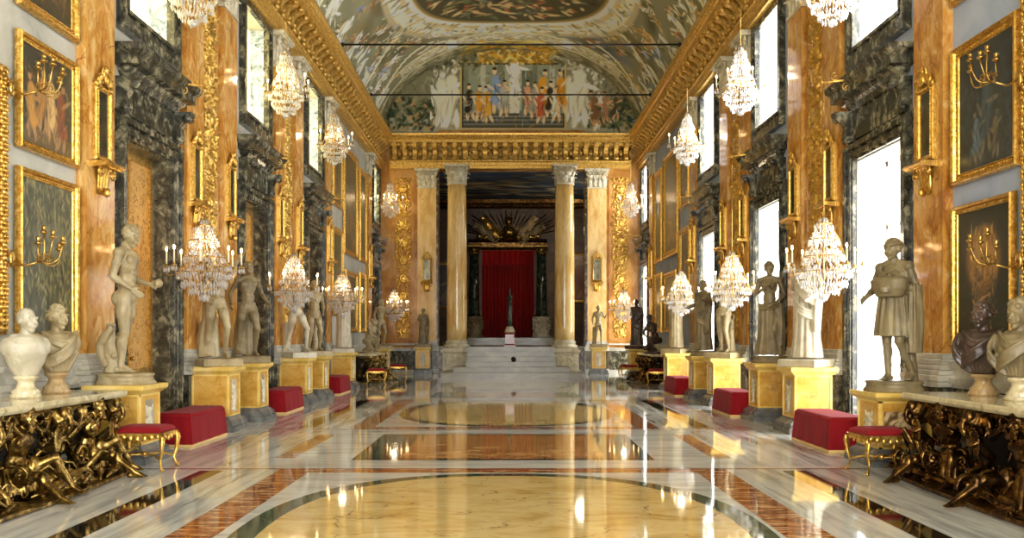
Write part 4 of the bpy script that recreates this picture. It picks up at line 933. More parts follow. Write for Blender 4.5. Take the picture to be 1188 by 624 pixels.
# responds beside the opening
b = MB()
for x in (OX0, OX1): b.box(x-.12 if x < 0 else x, x if x < 0 else x+.12, YF-.06, YF+.0, 1.0, 8.55)
for x0, x1 in ((OX0, -2.2), (2.4, OX1)): b.box(x0, x1, YF+.1, YF+.5, 0, 1.1)
st(b.build('trim_24', 'breccia'))

# stairs
b = MB()
SX0, SX1 = -1.65, 1.83
hts = [.19*(i+1) for i in range(6)]
for i, z in enumerate(hts):
    y0 = 32.4+i*.42; x0, x1 = (SX0-.9, SX1+.95) if i == 0 else ((SX0-.45, SX1+.5) if i == 1 else (SX0, SX1))
    b.box(x0, x1, y0, 34.93 if i < 2 else YF+1, z-.19, z-.03); b.box(x0-.02, x1+.02, y0-.035, 34.93 if i < 2 else YF+1, z-.035, z)
st(b.build('trim_25', 'step_marble'))
PZ = hts[-1]; Y2 = 45.0
# the room beyond
b = MB(); b.box(-5, 5.2, YF+.5, Y2+1.2, PZ-.2, PZ); b.box(-3.2, 3.2, 41.6, Y2+1.2, PZ, PZ+.17); b.box(-3.0, 3.0, 42.2, Y2+1.2, PZ+.17, PZ+.34); st(b.build('floor_beyond', 'step_marble'))
b = MB(); wall_boxes(b, -5, 5.2, 0, 9.2, [(-1.4, 1.35, 0, 6.05)], lambda x0, x1, z0, z1: b.box(x0, x1, Y2, Y2+.4, z0, z1))
b.box(-5.2, -5, YF+.7, Y2+.4, 0, 9.2); b.box(5.2, 5.4, YF+.7, Y2+.4, 0, 9.2); b.box(-1.6, 1.6, Y2+1.3, Y2+1.4, 0, 6.5); st(b.build('wall_beyond', 'dark_room'))
def paint_sky_ceiling(c):
    c.rect(0, 1, 0, 1, '#39465a'); q = c.r
    c.strokes(160, (0, 1, 0, 1), ['#4b5b74', '#2e3644', '#5c5a4a', '#3a3a30'], (.05, .18), (.02, .06), (-.3, .3), al=.6)
    c.strokes(60, (.2, .8, .3, .8), ['#c9c0a0', '#8a8468', '#a08a5a'], (.04, .12), (.01, .04), (-.4, .4), al=.7)
    c.strokes(70, (0, 1, 0, 1), ['#6f7f92', '#b5a884', '#7d6a44'], (.03, .1), (.01, .03), (-.4, .4), al=.7)
cc = Canvas(220, 180, '#39465a', 4); paint_sky_ceiling(cc)
o = cc.grid('ceiling_beyond', lambda u, v: np.stack([-5+u*10.2, YF+.7+v*(Y2-YF-.7), 8.62+u*0], -1), 'fresco'); st(o)
b = MB(); b.extr([(0, 8.62), (-.5, 8.62), (-.45, 8.45), (-.3, 8.4), (-.25, 8.28), (-.12, 8.22), (0, 8.2)], -5, 5.2)
b.extr([(0, 6.55), (-.3, 6.6), (-.34, 6.5), (-.2, 6.42), (-.16, 6.2), (-.1, 6.05), (0, 6.05)], -2.1, 2.0)
o = b.build('trim_26', 'dark_gold'); o.location = (0, Y2, 0); st(o)

# ================================================================== THINGS
# curtain
r = E('door_curtain', (-.02, Y2+.12, 0)); tag(r, 'tall dark red pleated curtain filling the doorway at the end of the far room', 'curtain')
b = MB(); n = 150
vs = [(-1.37+2.72*i/n, .08*math.sin(i*.62)+.03*math.sin(i*.21), z) for z in (PZ+.36, 3.5, 5.6) for i in range(n+1)]
b.add(vs, [(k*(n+1)+i, k*(n+1)+i+1, (k+1)*(n+1)+i+1, (k+1)*(n+1)+i) for k in range(2) for i in range(n)], True); o = b.build('drape', 'curtain_red', r)
md = o.modifiers.new('t', 'SOLIDIFY'); md.thickness = .01
b = MB(); vs = [(-1.38+2.74*i/n, -.08+.04*math.sin(i*.42), z+(.05*abs(math.sin(i*.21)) if z < 5.5 else 0)) for z in (5.25, 6.04) for i in range(n+1)]
b.add(vs, [(i, i+1, n+2+i, n+1+i) for i in range(n)], True); b.build('pelmet', 'curtain_red', r)
# green columns beside the curtain
for x, lb, pm in ((-1.75, 'dark green marble column left of the red curtain on a dim pedestal', 'aged_marble'), (1.68, 'dark green marble column right of the red curtain on a white carved pedestal', 'white_statue')):
    r = E('green_column', (x, 43.9, PZ+.34)); tag(r, lb, 'column')
    b = MB(); b.lathe([(.5, 0), (.5, .08), (.42, .12), (.4, .2), (.44, .5), (.42, .95), (.47, 1.0), (.47, 1.06)], n=28)
    q2 = random.Random(3)
    for k in range(60): a = q2.uniform(0, 2*PI); z = q2.uniform(.18, .92); b.ell((.43*math.cos(a), .43*math.sin(a), z), (.06, .06, .1), n=7, m=5)
    b.build('pedestal', pm, r)
    b = MB(); b.lathe([(.36, 1.06), (.36, 1.14), (.3, 1.18), (.27, 1.24), (.26, 2.5), (.23, 4.25)], n=28); b.build('shaft', 'green_marble', r)
    b = MB(); capital(b, .25, .42, 4.24, rnd_=True); b.build('capital', 'old_gold', r)
# trophy of spears and flags above the doorway
r = E('trophy_of_arms', (0, Y2-.1, 7.2)); tag(r, 'gilded trophy of crossed spears, flags and shields above the curtained doorway', 'trophy')
b = MB(); q2 = random.Random(9)
for k in range(26):
    a = R(-72+144*k/25); L = 2.0+q2.uniform(-.3, .5); s, cth = math.sin(a), math.cos(a)
    x1, z1 = s*L*1.3, -.55+cth*L*.62
    b.tube([(s*.25, -.12-.02*(k % 3), -.6), (x1, -.2-.02*(k % 3), z1)], [.034, .03], 6); b.tube([(x1, -.2, z1), (x1+s*.3, -.2, z1+cth*.25)], [.05, .004], 6, flat=.4)
b.build('spears', 'old_gold', r)
for k, (a, x) in enumerate(((-58, -1.1), (-38, -.7), (40, .75), (60, 1.15))):
    f = MB(); s, cth = math.sin(R(a)), math.cos(R(a)); d = Vector((s, 0, cth)); p = Vector((cth, 0, -s)); N = 14
    vs = []
    for i in range(N+1):
        for j in (0, 1): vs.append(tuple(Vector((s*.5, -.25+.06*math.sin(i*1.1+j), -.5))+d*(i/N*1.5)+p*(j*.45*(1 if a > 0 else -1)*(1-.2*i/N))))
    f.add(vs, [(2*i, 2*i+1, 2*i+3, 2*i+2) for i in range(N)], True); o = f.build('flag', ['aged_marble', 'gold', 'alabaster_brown', 'aged_marble'][k], r); m_ = o.modifiers.new('s', 'SOLIDIFY'); m_.thickness = .03
b = MB(); b.lathe([(.02, -.3), (.25, -.26), (.34, -.12), (.36, 0)], (0, 0, 0), 20)
b.v = [(x, z-.1, -y-.25) for x, y, z in b.v]; b.ell((0, -.3, .3), (.2, .2, .25)); b.tube([(-.2, -.3, .42), (0, -.38, .62), (.2, -.3, .42)], .05)
for s in (-1, 1):
    for k in range(4): b.ell((s*(.5+.33*k), -.2, -.5+.05*(k % 2)), (.2, .09, .13), (0, s*.3, 0)); b.tube([(s*(.3+.3*k), -.25, -.65), (s*(.55+.3*k), -.28, -.45), (s*(.7+.3*k), -.25, -.7)], .04, 6)
b.build('shields', 'old_gold', r)
# side panels of the far room glimpsed beside the columns
def P_brown(c): c.rect(0, 1, 0, 1, '#8a5a2c'); c.strokes(120, (0, 1, 0, 1), ['#6b3f1e', '#b9814a', '#4c3018'], (.06, .16), (.02, .05), al=.6); c.blob(.5, .5, .2, .3, .3, '#7c3a20')
painting('framed_painting', (3.75, Y2-.02, 4.6), 0, 2.2, 2.6, 'brown painting in the far room glimpsed right of the right giant column', P_brown, .12, res=.03)
painting('framed_painting', (-3.6, Y2-.02, 4.2), 0, 2.0, 2.4, 'dark painting in the far room glimpsed left of the left giant column', P_dark('#2c241c', '#4a3626'), .12, res=.03)
# little column monument on the landing
r = E('column_monument', (0.05, 35.3, PZ)); tag(r, 'small dark twisted column on a red and white pedestal at the head of the stairs', 'monument')
b = MB(); b.sq([(.24, 0), (.24, .06), (.2, .09), (.18, .12), (.18, .5), (.21, .53), (.23, .58)]); b.build('pedestal', 'red_stone', r)
b = MB(); b.lathe([(.22, .58), (.22, .63), (.17, .68), (.16, .78), (.12, .82)], n=20); b.ell((-.14, -.12, .66), .05); b.ell((.16, -.12, .66), .05); b.build('collar', 'white_statue', r)
b = MB(); b.lathe([(.1, .8), (.12, .84), (.1, .88), (.095, 2.0), (.12, 2.04), (.13, 2.1)], n=20); b.tube([(.1*math.cos(t*1.1), .1*math.sin(t*1.1), .9+t*.036) for t in range(31)], .022, 6); b.build('shaft', 'green_marble', r)
b = MB(); b.X = Matrix.Translation((0, 0, 2.1)) @ Matrix.Scale(.17, 4); f_toga(b, 40); b.organic('figurine', 'bronze_stone', r, .006, 1)
# cannonball on the stairs
b = MB(); b.ell((0, 0, .1), .1, None, 20, 14); o = b.build('cannonball', 'iron'); o.location = (.2, 33.55, hts[2]); tag(o, 'small black iron cannonball resting on a marble step in the middle of the stairs', 'cannonball')
# ------------------------------------------------------------------ carved gilt panels between the pilasters
def trophy_panel(x, y, rz, label, h=6.9, w=.78, seed=1, z=1.4):
    r = E('gilded_trophy', (x, y, z), rz); tag(r, label, 'trophy carving', 'gilded trophy carvings between the pilasters')
    b = MB(); b.box(-w/2-.08, w/2+.08, -.052, -.002, 0, h); b.build('backing', 'orange_marble', r)
    if 'rel' not in CACHE: CACHE['rel'] = relief('carving', .74, 6.7, .11, 17, 'gold', r, px=.017, back=.01, dens=2.2); CACHE['rel'].location = (0, -.01, .1)
    else: c = CACHE['rel'].copy(); C.objects.link(c); c.parent = r
CACHE = {}
for yy, t in ((15.57, 'between the nearest pair of pilasters'), (21.02, 'between the second pair of pilasters')):
    trophy_panel(XL, yy, LW, 'tall gilded trophy carving on the left wall '+t); trophy_panel(XR, yy, RW, 'tall gilded trophy carving on the right wall '+t)
trophy_panel(-4.42, YF, 0, 'gilded carved trophies on the orange end wall, left of the left pilaster'); trophy_panel(4.68, YF, 0, 'gilded carved trophies on the orange end wall, right of the right pilaster')

# ------------------------------------------------------------------ mirrors on the pilasters
def mirror_proto():
    r = E('pilaster_mirror')
    w, h = .44, .98
    b = frame_mb(w-.14, h-.14, [(-.005, .03), (0, .05), (.02, .06), (.03, .045), (.055, .05), (.07, .03), (.07, 0)]); beads(b, w-.14, h-.14, .035, -.055, .012, .04); b.build('frame', 'gold', r)
    b = MB(); b.box(-w/2+.06, w/2-.06, -.03, -.01, -h/2+.06, h/2-.06); b.build('mirror_glass', 'mirror_glass', r)
    b = MB()
    for s in (-1, 1):
        b.spiral((s*.1, -.05, h/2+.07), .08, 1.3, .022, 'y', -PI/2, s); leaf(b, (s*.13, -.04, h/2), (s*.5, -.6, 0), .04, .13, .03); leaf(b, (s*.05, -.05, h/2+.08), (s*.2, -.7, 0), .035, .15, .03); b.ell((s*.2, -.04, h/2), (.04, .03, .05))
    b.ell((0, -.07, h/2+.1), (.055, .04, .08)); b.ell((0, -.07, h/2+.22), (.035, .03, .06)); b.build('crest', 'gold', r)
    b = MB(); b.extr([(0, -h/2-.02), (-.2, -h/2-.02), (-.22, -h/2-.05), (-.18, -h/2-.08), (0, -h/2-.1)], -.25, .25)
    for s in (-1, 0, 1): leaf(b, (s*.08, -.02, -h/2-.42), (s*.25, -1, 0), .07-.01*abs(s), .36, .07)
    for s in (-1, 1): b.spiral((s*.16, -.08, -h/2-.15), .06, 1.3, .02, 'y', PI/2, -s)
    b.ell((0, -.08, -h/2-.4), (.04, .05, .06)); b.build('bracket', 'gold', r)
    return r
mp = mirror_proto(); first = [True]
def mirror(x, y, rz, label):
    o = mp if first[0] else dup(mp); first[0] = False
    o.location = (x, y, 4.35); o.rotation_euler = (0, 0, rz); tag(o, label, 'mirror', 'narrow gilded mirrors on the pilasters')
MW = {11.25: 'on the nearest pilaster', 14.65: 'just beyond the nearest doorway', 16.5: 'just before the second doorway', 20.1: 'just beyond the second doorway', 21.95: 'just before the third doorway', 25.6: 'just beyond the third doorway', 33.2: 'on the last pilaster'}
for y, t in MW.items():
    mirror(XL+.13, y, LW, 'narrow gilded mirror with crest, left wall, '+t); mirror(XR-.13, y, RW, 'narrow gilded mirror with crest, right wall, '+t)
mirror(EPX[0], YF-.13, 0, 'gilded crested mirror on the end wall pilaster left of the stairs'); mirror(EPX[1], YF-.13, 0, 'gilded crested mirror on the end wall pilaster right of the stairs')

# ------------------------------------------------------------------ paintings
PX = XL+.02; QX = XR-.02
painting('framed_painting', (PX, 10.12, 6.35), LW, 1.3, 2.2, 'dark painting in a plain gold frame, topmost of three on the near left wall', P_group('#2b2a20', ['#4c4a2c', '#7a3a20'], 3), .12)
painting('framed_painting', (PX, 10.12, 4.33), LW, 1.3, 1.3, 'painting of golden draped figures, middle of three on the near left wall', P_group('#3a3420', ['#c08a3a', '#b07a35', '#d8ae6a', '#8a4a22'], 4, '#6a5226', .03, .8), .1)
painting('framed_painting', (PX, 10.12, 2.5), LW, 1.3, 1.95, 'dim landscape painting of trees and water, lowest of three on the near left wall', P_leaf, .1)
painting('ornate_painting', (PX, 8.25, 3.05), LW, 2.05, 2.9, 'dark painting in a heavy carved leaf frame at the left edge', P_dark('#1d1c16', '#33301f'), .24, 'carved')
painting('framed_painting', (QX, 10.1, 6.65), RW, 1.35, 1.9, 'painting cut by the top edge on the near right wall, above the dark blue one', P_group('#35342a', ['#5c4a2c'], 2), .12)
painting('framed_painting', (QX, 10.05, 4.3), RW, 1.4, 1.7, 'dark blue painting of a robed group, broad gold frame, near right wall', P_dark('#2f3432', '#3f4d55', '#6f6552'), .13)
painting('framed_painting', (QX, 10.1, 2.33), RW, 1.3, 1.72, 'brown painting of a woven basket shape under the dark blue one, near right wall', lambda c: (c.rect(0, 1, 0, 1, '#26281f'), c.blob(.5, .6, .26, .3, 0, '#9c7038', .4), c.strokes(140, (.25, .75, .35, .85), ['#7d5526', '#c39552', '#54391b'], (.04, .1), (.006, .012), (1.2, 1.9), .7), c.person(.42, .02, .5, '#6b5233'), c.person(.62, .0, .42, '#4f5040'), c.strokes(120, (.1, .9, .05, .5), ['#26281f', '#57412c', '#3a3a2c'], (.03, .09), (.01, .02), al=.5)), .1)
painting('ornate_painting', (QX, 8.2, 3.4), RW, 2.25, 3.9, 'dark painting in a heavy carved leaf frame at the right edge', P_dark('#1d1c16', '#33301f'), .24, 'carved')
# far picture bays
for s, X0, rz, sd in ((-1, PX, LW, 'left'), (1, QX, RW, 'right')):
    painting('framed_painting', (X0, 29.5, 6.1), rz, 2.5, 3.6, 'large tall painting high on the %s wall, above the far console table'%sd, P_group('#4a4936', ['#6e6a44', '#8a7440', '#556070'], 3), .2, res=.03)
    painting('framed_painting', (X0, 31.95, 6.0), rz, 1.5, 3.4, 'narrow tall painting high on the %s wall, nearest the end wall'%sd, P_dark('#39382c', '#6b6440'), .18, res=.03)
    painting('framed_painting', (X0, 29.6, 2.75), rz, 2.2, 2.1, 'lower painting on the %s wall behind the statue on the far console table'%sd, P_group('#33301f', ['#7a6232', '#54603c'], 3), .18, res=.03)
    painting('framed_painting', (X0, 31.9, 2.8), rz, 1.4, 2.2, 'lower narrow painting on the %s wall just past the far console table'%sd, P_dark('#2c2a1e', '#5b4a2c'), .16, res=.03)
    painting('framed_painting', (X0, 27.25, 3.6), rz, 1.7, 2.8, 'upright painting in a wide gold frame on the %s wall just beyond the third doorway'%sd, P_dark('#3a3826', '#6c6038'), .22, res=.03)
    painting('framed_painting', (X0, 27.25, 6.8), rz, 1.5, 2.3, 'painting high on the %s wall above the wide gold framed upright one'%sd, P_group('#45442f', ['#7c6c3c'], 2), .16, res=.03)

# ------------------------------------------------------------------ brass candle arms on the ornate frames
def candle_arm(x, y, z, rz, label):
    r = E('candle_arm', (x, y, z), rz); tag(r, label, 'candle arm', 'brass candle arms on the frames')
    b = MB(); b.ell((0, -.02, 0), (.05, .03, .1)); b.tube([(0, 0, 0), (0, -.15, -.08), (0, -.32, -.03)], .012, 8)
    ends = []
    for k, (dx, dy, dz) in enumerate(((-.22, -.42, .12), (-.08, -.5, .2), (.12, -.5, .16), (.24, -.4, .1), (0, -.36, .26))):
        b.tube(arc((0, -.3, -.03), (dx, dy, dz), (dx*.3, -.03, -.09), 8), .009, 7); ends.append((dx, dy, dz))
        b.spiral((dx*.5, (dy-.3)/2, dz*.3-.05), .04, 1.1, .007, 'y', 0, 1)
    b.build('arms', 'brass', r)
    for e in ends:
        c = MB(); c.lathe([(.01, 0), (.035, .015), (.038, .03), (.02, .035), (.022, .07), (.028, .09), (.0, .09)], e, 12); c.build('candle_cup', 'brass', r)
candle_arm(XL+.12, 9.22, 4.25, LW, 'unlit brass candle arm on the upper corner of the carved frame at the left edge')
candle_arm(XL+.12, 9.22, 2.42, LW, 'unlit brass candle arm on the lower side of the carved frame at the left edge')
candle_arm(XR-.12, 9.22, 4.35, RW, 'unlit brass candle arm on the upper part of the carved frame at the right edge')
candle_arm(XR-.12, 9.22, 2.4, RW, 'unlit brass candle arm on the lower part of the carved frame at the right edge')

# ------------------------------------------------------------------ chandeliers
def chandelier(tall, wire, name='crystal_chandelier'):
    r = E(name); q = random.Random(2 if tall else 5)
    H, W = (1.38, .44) if tall else (1.2, .5)
    prof = [(.02, .05), (.1, .12), (.2, .13), (.3, .2), (.42, .17), (.52, .27), (.66, .24), (.72, .36), (.84, .3), (.93, .2), (1.0, .06)]
    b = MB(); b.tube([(0, 0, 0), (0, 0, -H*.9)], .012, 8)
    for z in (.05, .3, .52, .72): b.ell((0, 0, -H*z), (.035, .035, .05))
    for z, rr in ((.1, .11), (.3, .2), (.52, .27), (.72, .37)):
        rr *= W/.44; b.tube([(rr*math.cos(a), rr*math.sin(a), -H*z) for a in [i*PI/10 for i in range(21)]], .007, 6)
        for k in range(6): a = k*PI/3; b.tube([(0, 0, -H*z), (rr*math.cos(a), rr*math.sin(a), -H*z)], .005, 5)
    for k in range(12): a = k*PI/6; rr = W/.44; b.tube([(math.cos(a)*.05, math.sin(a)*.05, -.01), (math.cos(a)*.2*rr, math.sin(a)*.2*rr, -H*.3), (math.cos(a)*.27*rr, math.sin(a)*.27*rr, -H*.52), (math.cos(a)*.37*rr, math.sin(a)*.37*rr, -H*.72), (math.cos(a)*.2*rr, math.sin(a)*.2*rr, -H*.92), (0, 0, -H)], .004, 5)
    b.build('brass_frame', 'brass', r)
    n = 6 if tall else 8; tips = []
    b = MB()
    for k in range(n):
        a = 2*PI*(k+.3)/n; R_ = .5 if tall else .56; z1 = -H*.66; c, s = math.cos(a), math.sin(a)
        b.tube([(0.03*c, .03*s, -H*.6), (R_*.35*c, R_*.35*s, -H*.52), (R_*.7*c, R_*.7*s, -H*.74), (R_*.95*c, R_*.95*s, -H*.76), (R_*c, R_*s, z1)], .009, 7); b.lathe([(.0, 0), (.04, .01), (.045, .025), (.015, .03), (.018, .06)], (R_*c, R_*s, z1), 10); tips.append((R_*c, R_*s, z1+.05))
    b.build('arms', 'brass', r)
    b = MB()
    def drop(x, y, z, L, w):
        b.add([(x, y, z), (x-w, y, z-L*.6), (x, y-w, z-L*.6), (x+w, y, z-L*.6), (x, y+w, z-L*.6), (x, y, z-L)], [(0, 1, 2), (0, 2, 3), (0, 3, 4), (0, 4, 1), (5, 2, 1), (5, 3, 2), (5, 4, 3), (5, 1, 4)], False)
    for z, rr in prof:
        rr *= W/.44; m = max(5, int(2*PI*rr/.048))
        for k in range(m):
            a = 2*PI*k/m+z*5; drop(rr*math.cos(a), rr*math.sin(a), -H*z+q.uniform(-.02, .02), q.uniform(.08, .13), q.uniform(.014, .022))
    for z0, r0, z1, r1 in ((.02, .03, .3, .2), (.3, .1, .52, .27), (.52, .1, .72, .36), (.72, .37, 1.0, .05)):
        for k in range(14):
            a = 2*PI*k/14+z0; f = W/.44
            for j in range(6): t = j/6; rr = (r0+(r1-r0)*t)*f; drop(rr*math.cos(a), rr*math.sin(a), -H*(z0+(z1-z0)*t), .05, .013)
    for x, y, z in tips:
        for k in range(5): a = k*PI*.4; drop(x+.04*math.cos(a), y+.04*math.sin(a), z-.03, .1, .014)
    b.ell((0, 0, -H-.06), (.055, .055, .06), None, 8, 6)
    b.build('crystal_drops', 'crystal', r)['kind'] = 'stuff'
    c0 = None
    for x, y, z in tips:
        if c0 is None:
            c = MB(); c.tube([(0, 0, 0), (0, 0, .2)], [.014, .012], 8); c0 = c.build('candle', 'wax', r); c.__init__(); c.ell((0, 0, .24), (.016, .016, .038), None, 8, 6); fl_ = c.build('flame', 'flame', c0)
            c0.location = (x, y, z)
        else:
            c1 = c0.copy(); C.objects.link(c1); c1.location = (x, y, z); f1 = fl_.copy(); C.objects.link(f1); f1.parent = c1
    b = MB(); b.tube([(0, 0, 0), (0, 0, wire)], .006, 6)
    for k in range(int(wire/.4)): b.ell((0, 0, .2+k*.4), (.012, .012, .02), None, 6, 4)
    b.build('wire', 'brass', r)
    return r
low = chandelier(False, 2.05); high = chandelier(True, 1.75)
def glow(x, y, z, e): 
    ld = bpy.data.lights.new('candlelight', 'POINT'); ld.energy = e; ld.color = (1, .8, .52); ld.shadow_soft_size = .09; o = bpy.data.objects.new('candlelight', ld); C.objects.link(o); o.location = (x, y, z)
CH = [(-4.8, 13.6, 'nearest left'), (-4.8, 19.25, 'second left'), (-4.8, 24.9, 'third left'), (-4.55, 34.3, 'farthest left'), (4.9, 13.4, 'nearest right'), (4.9, 18.9, 'second right'), (4.9, 24.5, 'third right'), (4.6, 34.3, 'farthest right')]
wh = {'nearest': 'nearest of four', 'second': 'second nearest of four', 'third': 'third nearest of four', 'farthest': 'nearest the end wall'}
for i, (x, y, t) in enumerate(CH):
    o = low if i == 0 else dup(low); o.location = (x, y, 3.45); o.rotation_euler = (0, 0, i*.4)
    p, sd = t.split(); tag(o, 'low hung crystal chandelier with candles, %s side, %s' % (sd, wh[p]), 'chandelier', 'low crystal chandeliers'); glow(x, y, 3.1, 26)
    xw = XL if x < 0 else XR; sg = 1 if x < 0 else -1
    b = MB(); L = abs(x-xw); b.tube([(0, 0, 0), (0, -L*.5, .05), (0, -L-.03, 0)], .018, 8); b.ell((0, -.02, 0), (.07, .04, .1))
    for k in range(3): b.spiral((0, -L*(.25+.25*k), -.06 if k % 2 else .09), .06, 1.2, .012, 'x', PI/2, 1)
    b.ell((0, -L-.03, 0), .03); o2 = b.build('hanging_bracket', 'gold'); o2.location = (xw, y, 5.52); o2.rotation_euler = (0, 0, LW if x < 0 else RW)
    tag(o2, 'gilded iron bracket carrying the low chandelier, %s wall, %s' % (sd, {'nearest': 'nearest the camera', 'second': 'second from the camera', 'third': 'third from the camera', 'farthest': 'close to the end wall'}[p]), 'bracket', 'gilded chandelier brackets')
HI = [(-4.8, 13.1, 'nearest left'), (-4.8, 18.6, 'second left'), (-4.8, 23.8, 'third left'), (-4.75, 34.6, 'farthest left'), (4.92, 13.1, 'nearest right'), (4.95, 18.4, 'second right'), (4.95, 23.9, 'third right'), (4.9, 34.6, 'farthest right')]
for i, (x, y, t) in enumerate(HI):
    o = high if i == 0 else dup(high); o.location = (x, y, 7.78); o.rotation_euler = (0, 0, i*.3)
    p, sd = t.split(); tag(o, 'tall crystal chandelier high under the gold cornice, %s side, %s' % (sd, wh[p]), 'chandelier', 'high crystal chandeliers'); glow(x, y, 7.1, 26)

# ------------------------------------------------------------------ console tables
def gilt_mass(b, q, x0, x1, y0, y1, z0, z1, n, r=(.05, .13)):
    for _ in range(n):
        c = (q.uniform(x0, x1), q.uniform(y0, y1), q.uniform(z0, z1)); rr = q.uniform(*r)
        t = q.random()
        if t < .45: b.spiral(c, rr, q.uniform(1, 1.6), rr*.24, q.choice(['y', 'y', 'x']), q.uniform(0, 6), q.choice([-1, 1]), n=7, steps=18)
        elif t < .8:
            a = q.uniform(0, 6.28); d = Vector((math.cos(a), -.4, math.sin(a))); p = Vector(c); b.tube([p, p+d*rr, p+d*rr*2+Vector((0, -.03, .04)), p+d*rr*2.5+Vector((0, -.06, -.02))], [rr*.15, rr*.34, rr*.25, rr*.06], 8)
        else: b.ell(c, (rr*.4, rr*.35, rr*.55), (0, q.uniform(0, 3), 0))
def console(label, loc, rz, mat, L=4.1, scale=1., seed=1, group=None):
    r = E('console_table', loc, rz); tag(r, label, 'console table', group); q = random.Random(seed); D = .86
    b = MB(); b.rect([(-.01, .87), (0, .88), (.012, .9), (.012, .935), (0, .95)], L/2, D/2, (0, -D/2, 0)); b.build('tabletop', 'table_marble', r)
    b = MB(); b.box(-L/2+.1, L/2-.1, -.14, -.02, 0, .87); b.build('shade_panel', 'back_shade', r)  # dark sheet added for the shade behind the carvings
    # frieze: swags, rosettes and masks
    b = MB(); n = int(L/.34)
    b.box(-L/2+.06, L/2-.06, -D+.1, -D+.16, .8, .87)
    for sx in (-1, 1): b.box(sx*(L/2-.06), sx*(L/2-.12), -D+.1, -.05, .8, .87)
    for i in range(n):
        x = -L/2+.2+(L-.4)*i/(n-1)
        if i % 3 == 1: b.tube([(x+.085*math.cos(a), -D+.08, .72+.085*math.sin(a)) for a in [k*PI/7 for k in range(15)]], .028, 8)
        elif i % 3 == 0: b.ell((x, -D+.08, .76), (.06, .05, .08)); [leaf(b, (x+.03*s, -D+.1, .66), (s*.3, -.8, 0), .04, .18, .03) for s in (-1, 0, 1)]
        else: b.spiral((x, -D+.08, .76), .08, 1.3, .025, 'y', 0, 1)
        if i < n-1: x2 = -L/2+.2+(L-.4)*(i+1)/(n-1); b.tube(arc((x, -D+.09, .78), (x2, -D+.09, .78), (0, -.03, -.13)), .03, 8)
    gilt_mass(b, q, -L/2+.1, L/2-.1, -D+.06, -D+.2, .62, .84, int(L*9), (.03, .07))
    b.organic('carved_frieze', mat, r, .009, 1)
    # scroll legs
    nl = max(2, int(L/1.3)+1)
    for i in range(nl):
        x = -L/2+.28+(L-.56)*i/(nl-1); b = MB()
        b.tube([(x, -D+.12, .86), (x, -D+.02, .72), (x+.03, -D+.0, .55), (x, -D+.2, .4), (x-.03, -D+.24, .25), (x, -D+.08, .1)], [.075, .085, .06, .045, .06, .08], 10)
        b.spiral((x, -D+.02, .7), .11, 1.3, .035, 'x', PI/2, 1); b.spiral((x, -D-.02, .12), .12, 1.3, .04, 'x', -PI/2, -1)
        for s in (-1, 1): leaf(b, (x+s*.05, -D+.02, .42), (s*.3, -.7, 0), .05, .26, .05)
        b.ell((x, -D-.03, .8), (.06, .06, .08)); b.organic('scroll_leg', mat, r, .01, 1)
    # captives
    nc = max(1, int(L/1.35)); 
    for i in range(nc):
        x = -L/2+(L)*(i+.5)/nc+.05; b = MB(); b.X = Matrix.Translation((x, -D+.2, .02)) @ Matrix.Rotation(q.uniform(-.5, .5), 4, 'Z') @ Matrix.Scale(.86, 4); f_atlas(b); b.organic('captive_figure', mat, r, .011, 1)
    # churned base of waves, shields and leaves
    b = MB()
    b.rings([[(x, y, z) for x, y in ((-L/2+.1, -.2), (L/2-.1, -.2), (L/2+.02, -D+.1), (L/2-.3, -D-.22), (0, -D-.3), (-L/2+.3, -D-.22), (-L/2-.02, -D+.1))] for z in (.003, .05)], True, False)
    for i in range(int(L*7)):
        x = q.uniform(-L/2+.1, L/2-.1); y = -D-q.uniform(-.2, .2); a = q.uniform(-.5, .5); l = q.uniform(.12, .3); z = q.uniform(.03, .1)
        b.tube([(x-l, y+l*a, z), (x-l*.3, y-.03, z+.06), (x+l*.3, y+.02, z+.03), (x+l, y-l*a, z+.02)], [.012, .04, .035, .01], 8)
    gilt_mass(b, q, -L/2+.1, L/2-.1, -D-.12, -D+.3, .08, .34, int(L*14), (.05, .12)); gilt_mass(b, q, -L/2+.1, L/2-.1, -D+.2, -.2, .1, .7, int(L*12), (.08, .16))
    b.organic('carved_base', mat, r, .01, 1)
    r.scale = (scale,)*3
    return r
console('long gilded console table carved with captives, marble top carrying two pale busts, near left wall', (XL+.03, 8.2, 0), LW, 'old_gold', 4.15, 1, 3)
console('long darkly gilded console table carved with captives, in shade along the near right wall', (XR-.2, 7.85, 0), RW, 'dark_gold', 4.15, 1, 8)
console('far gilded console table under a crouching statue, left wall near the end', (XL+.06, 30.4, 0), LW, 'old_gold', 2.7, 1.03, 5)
console('far dark gilded console table under a crouching statue, right wall near the end', (XR-.06, 29.7, 0), RW, 'dark_gold', 2.7, 1.03, 6)

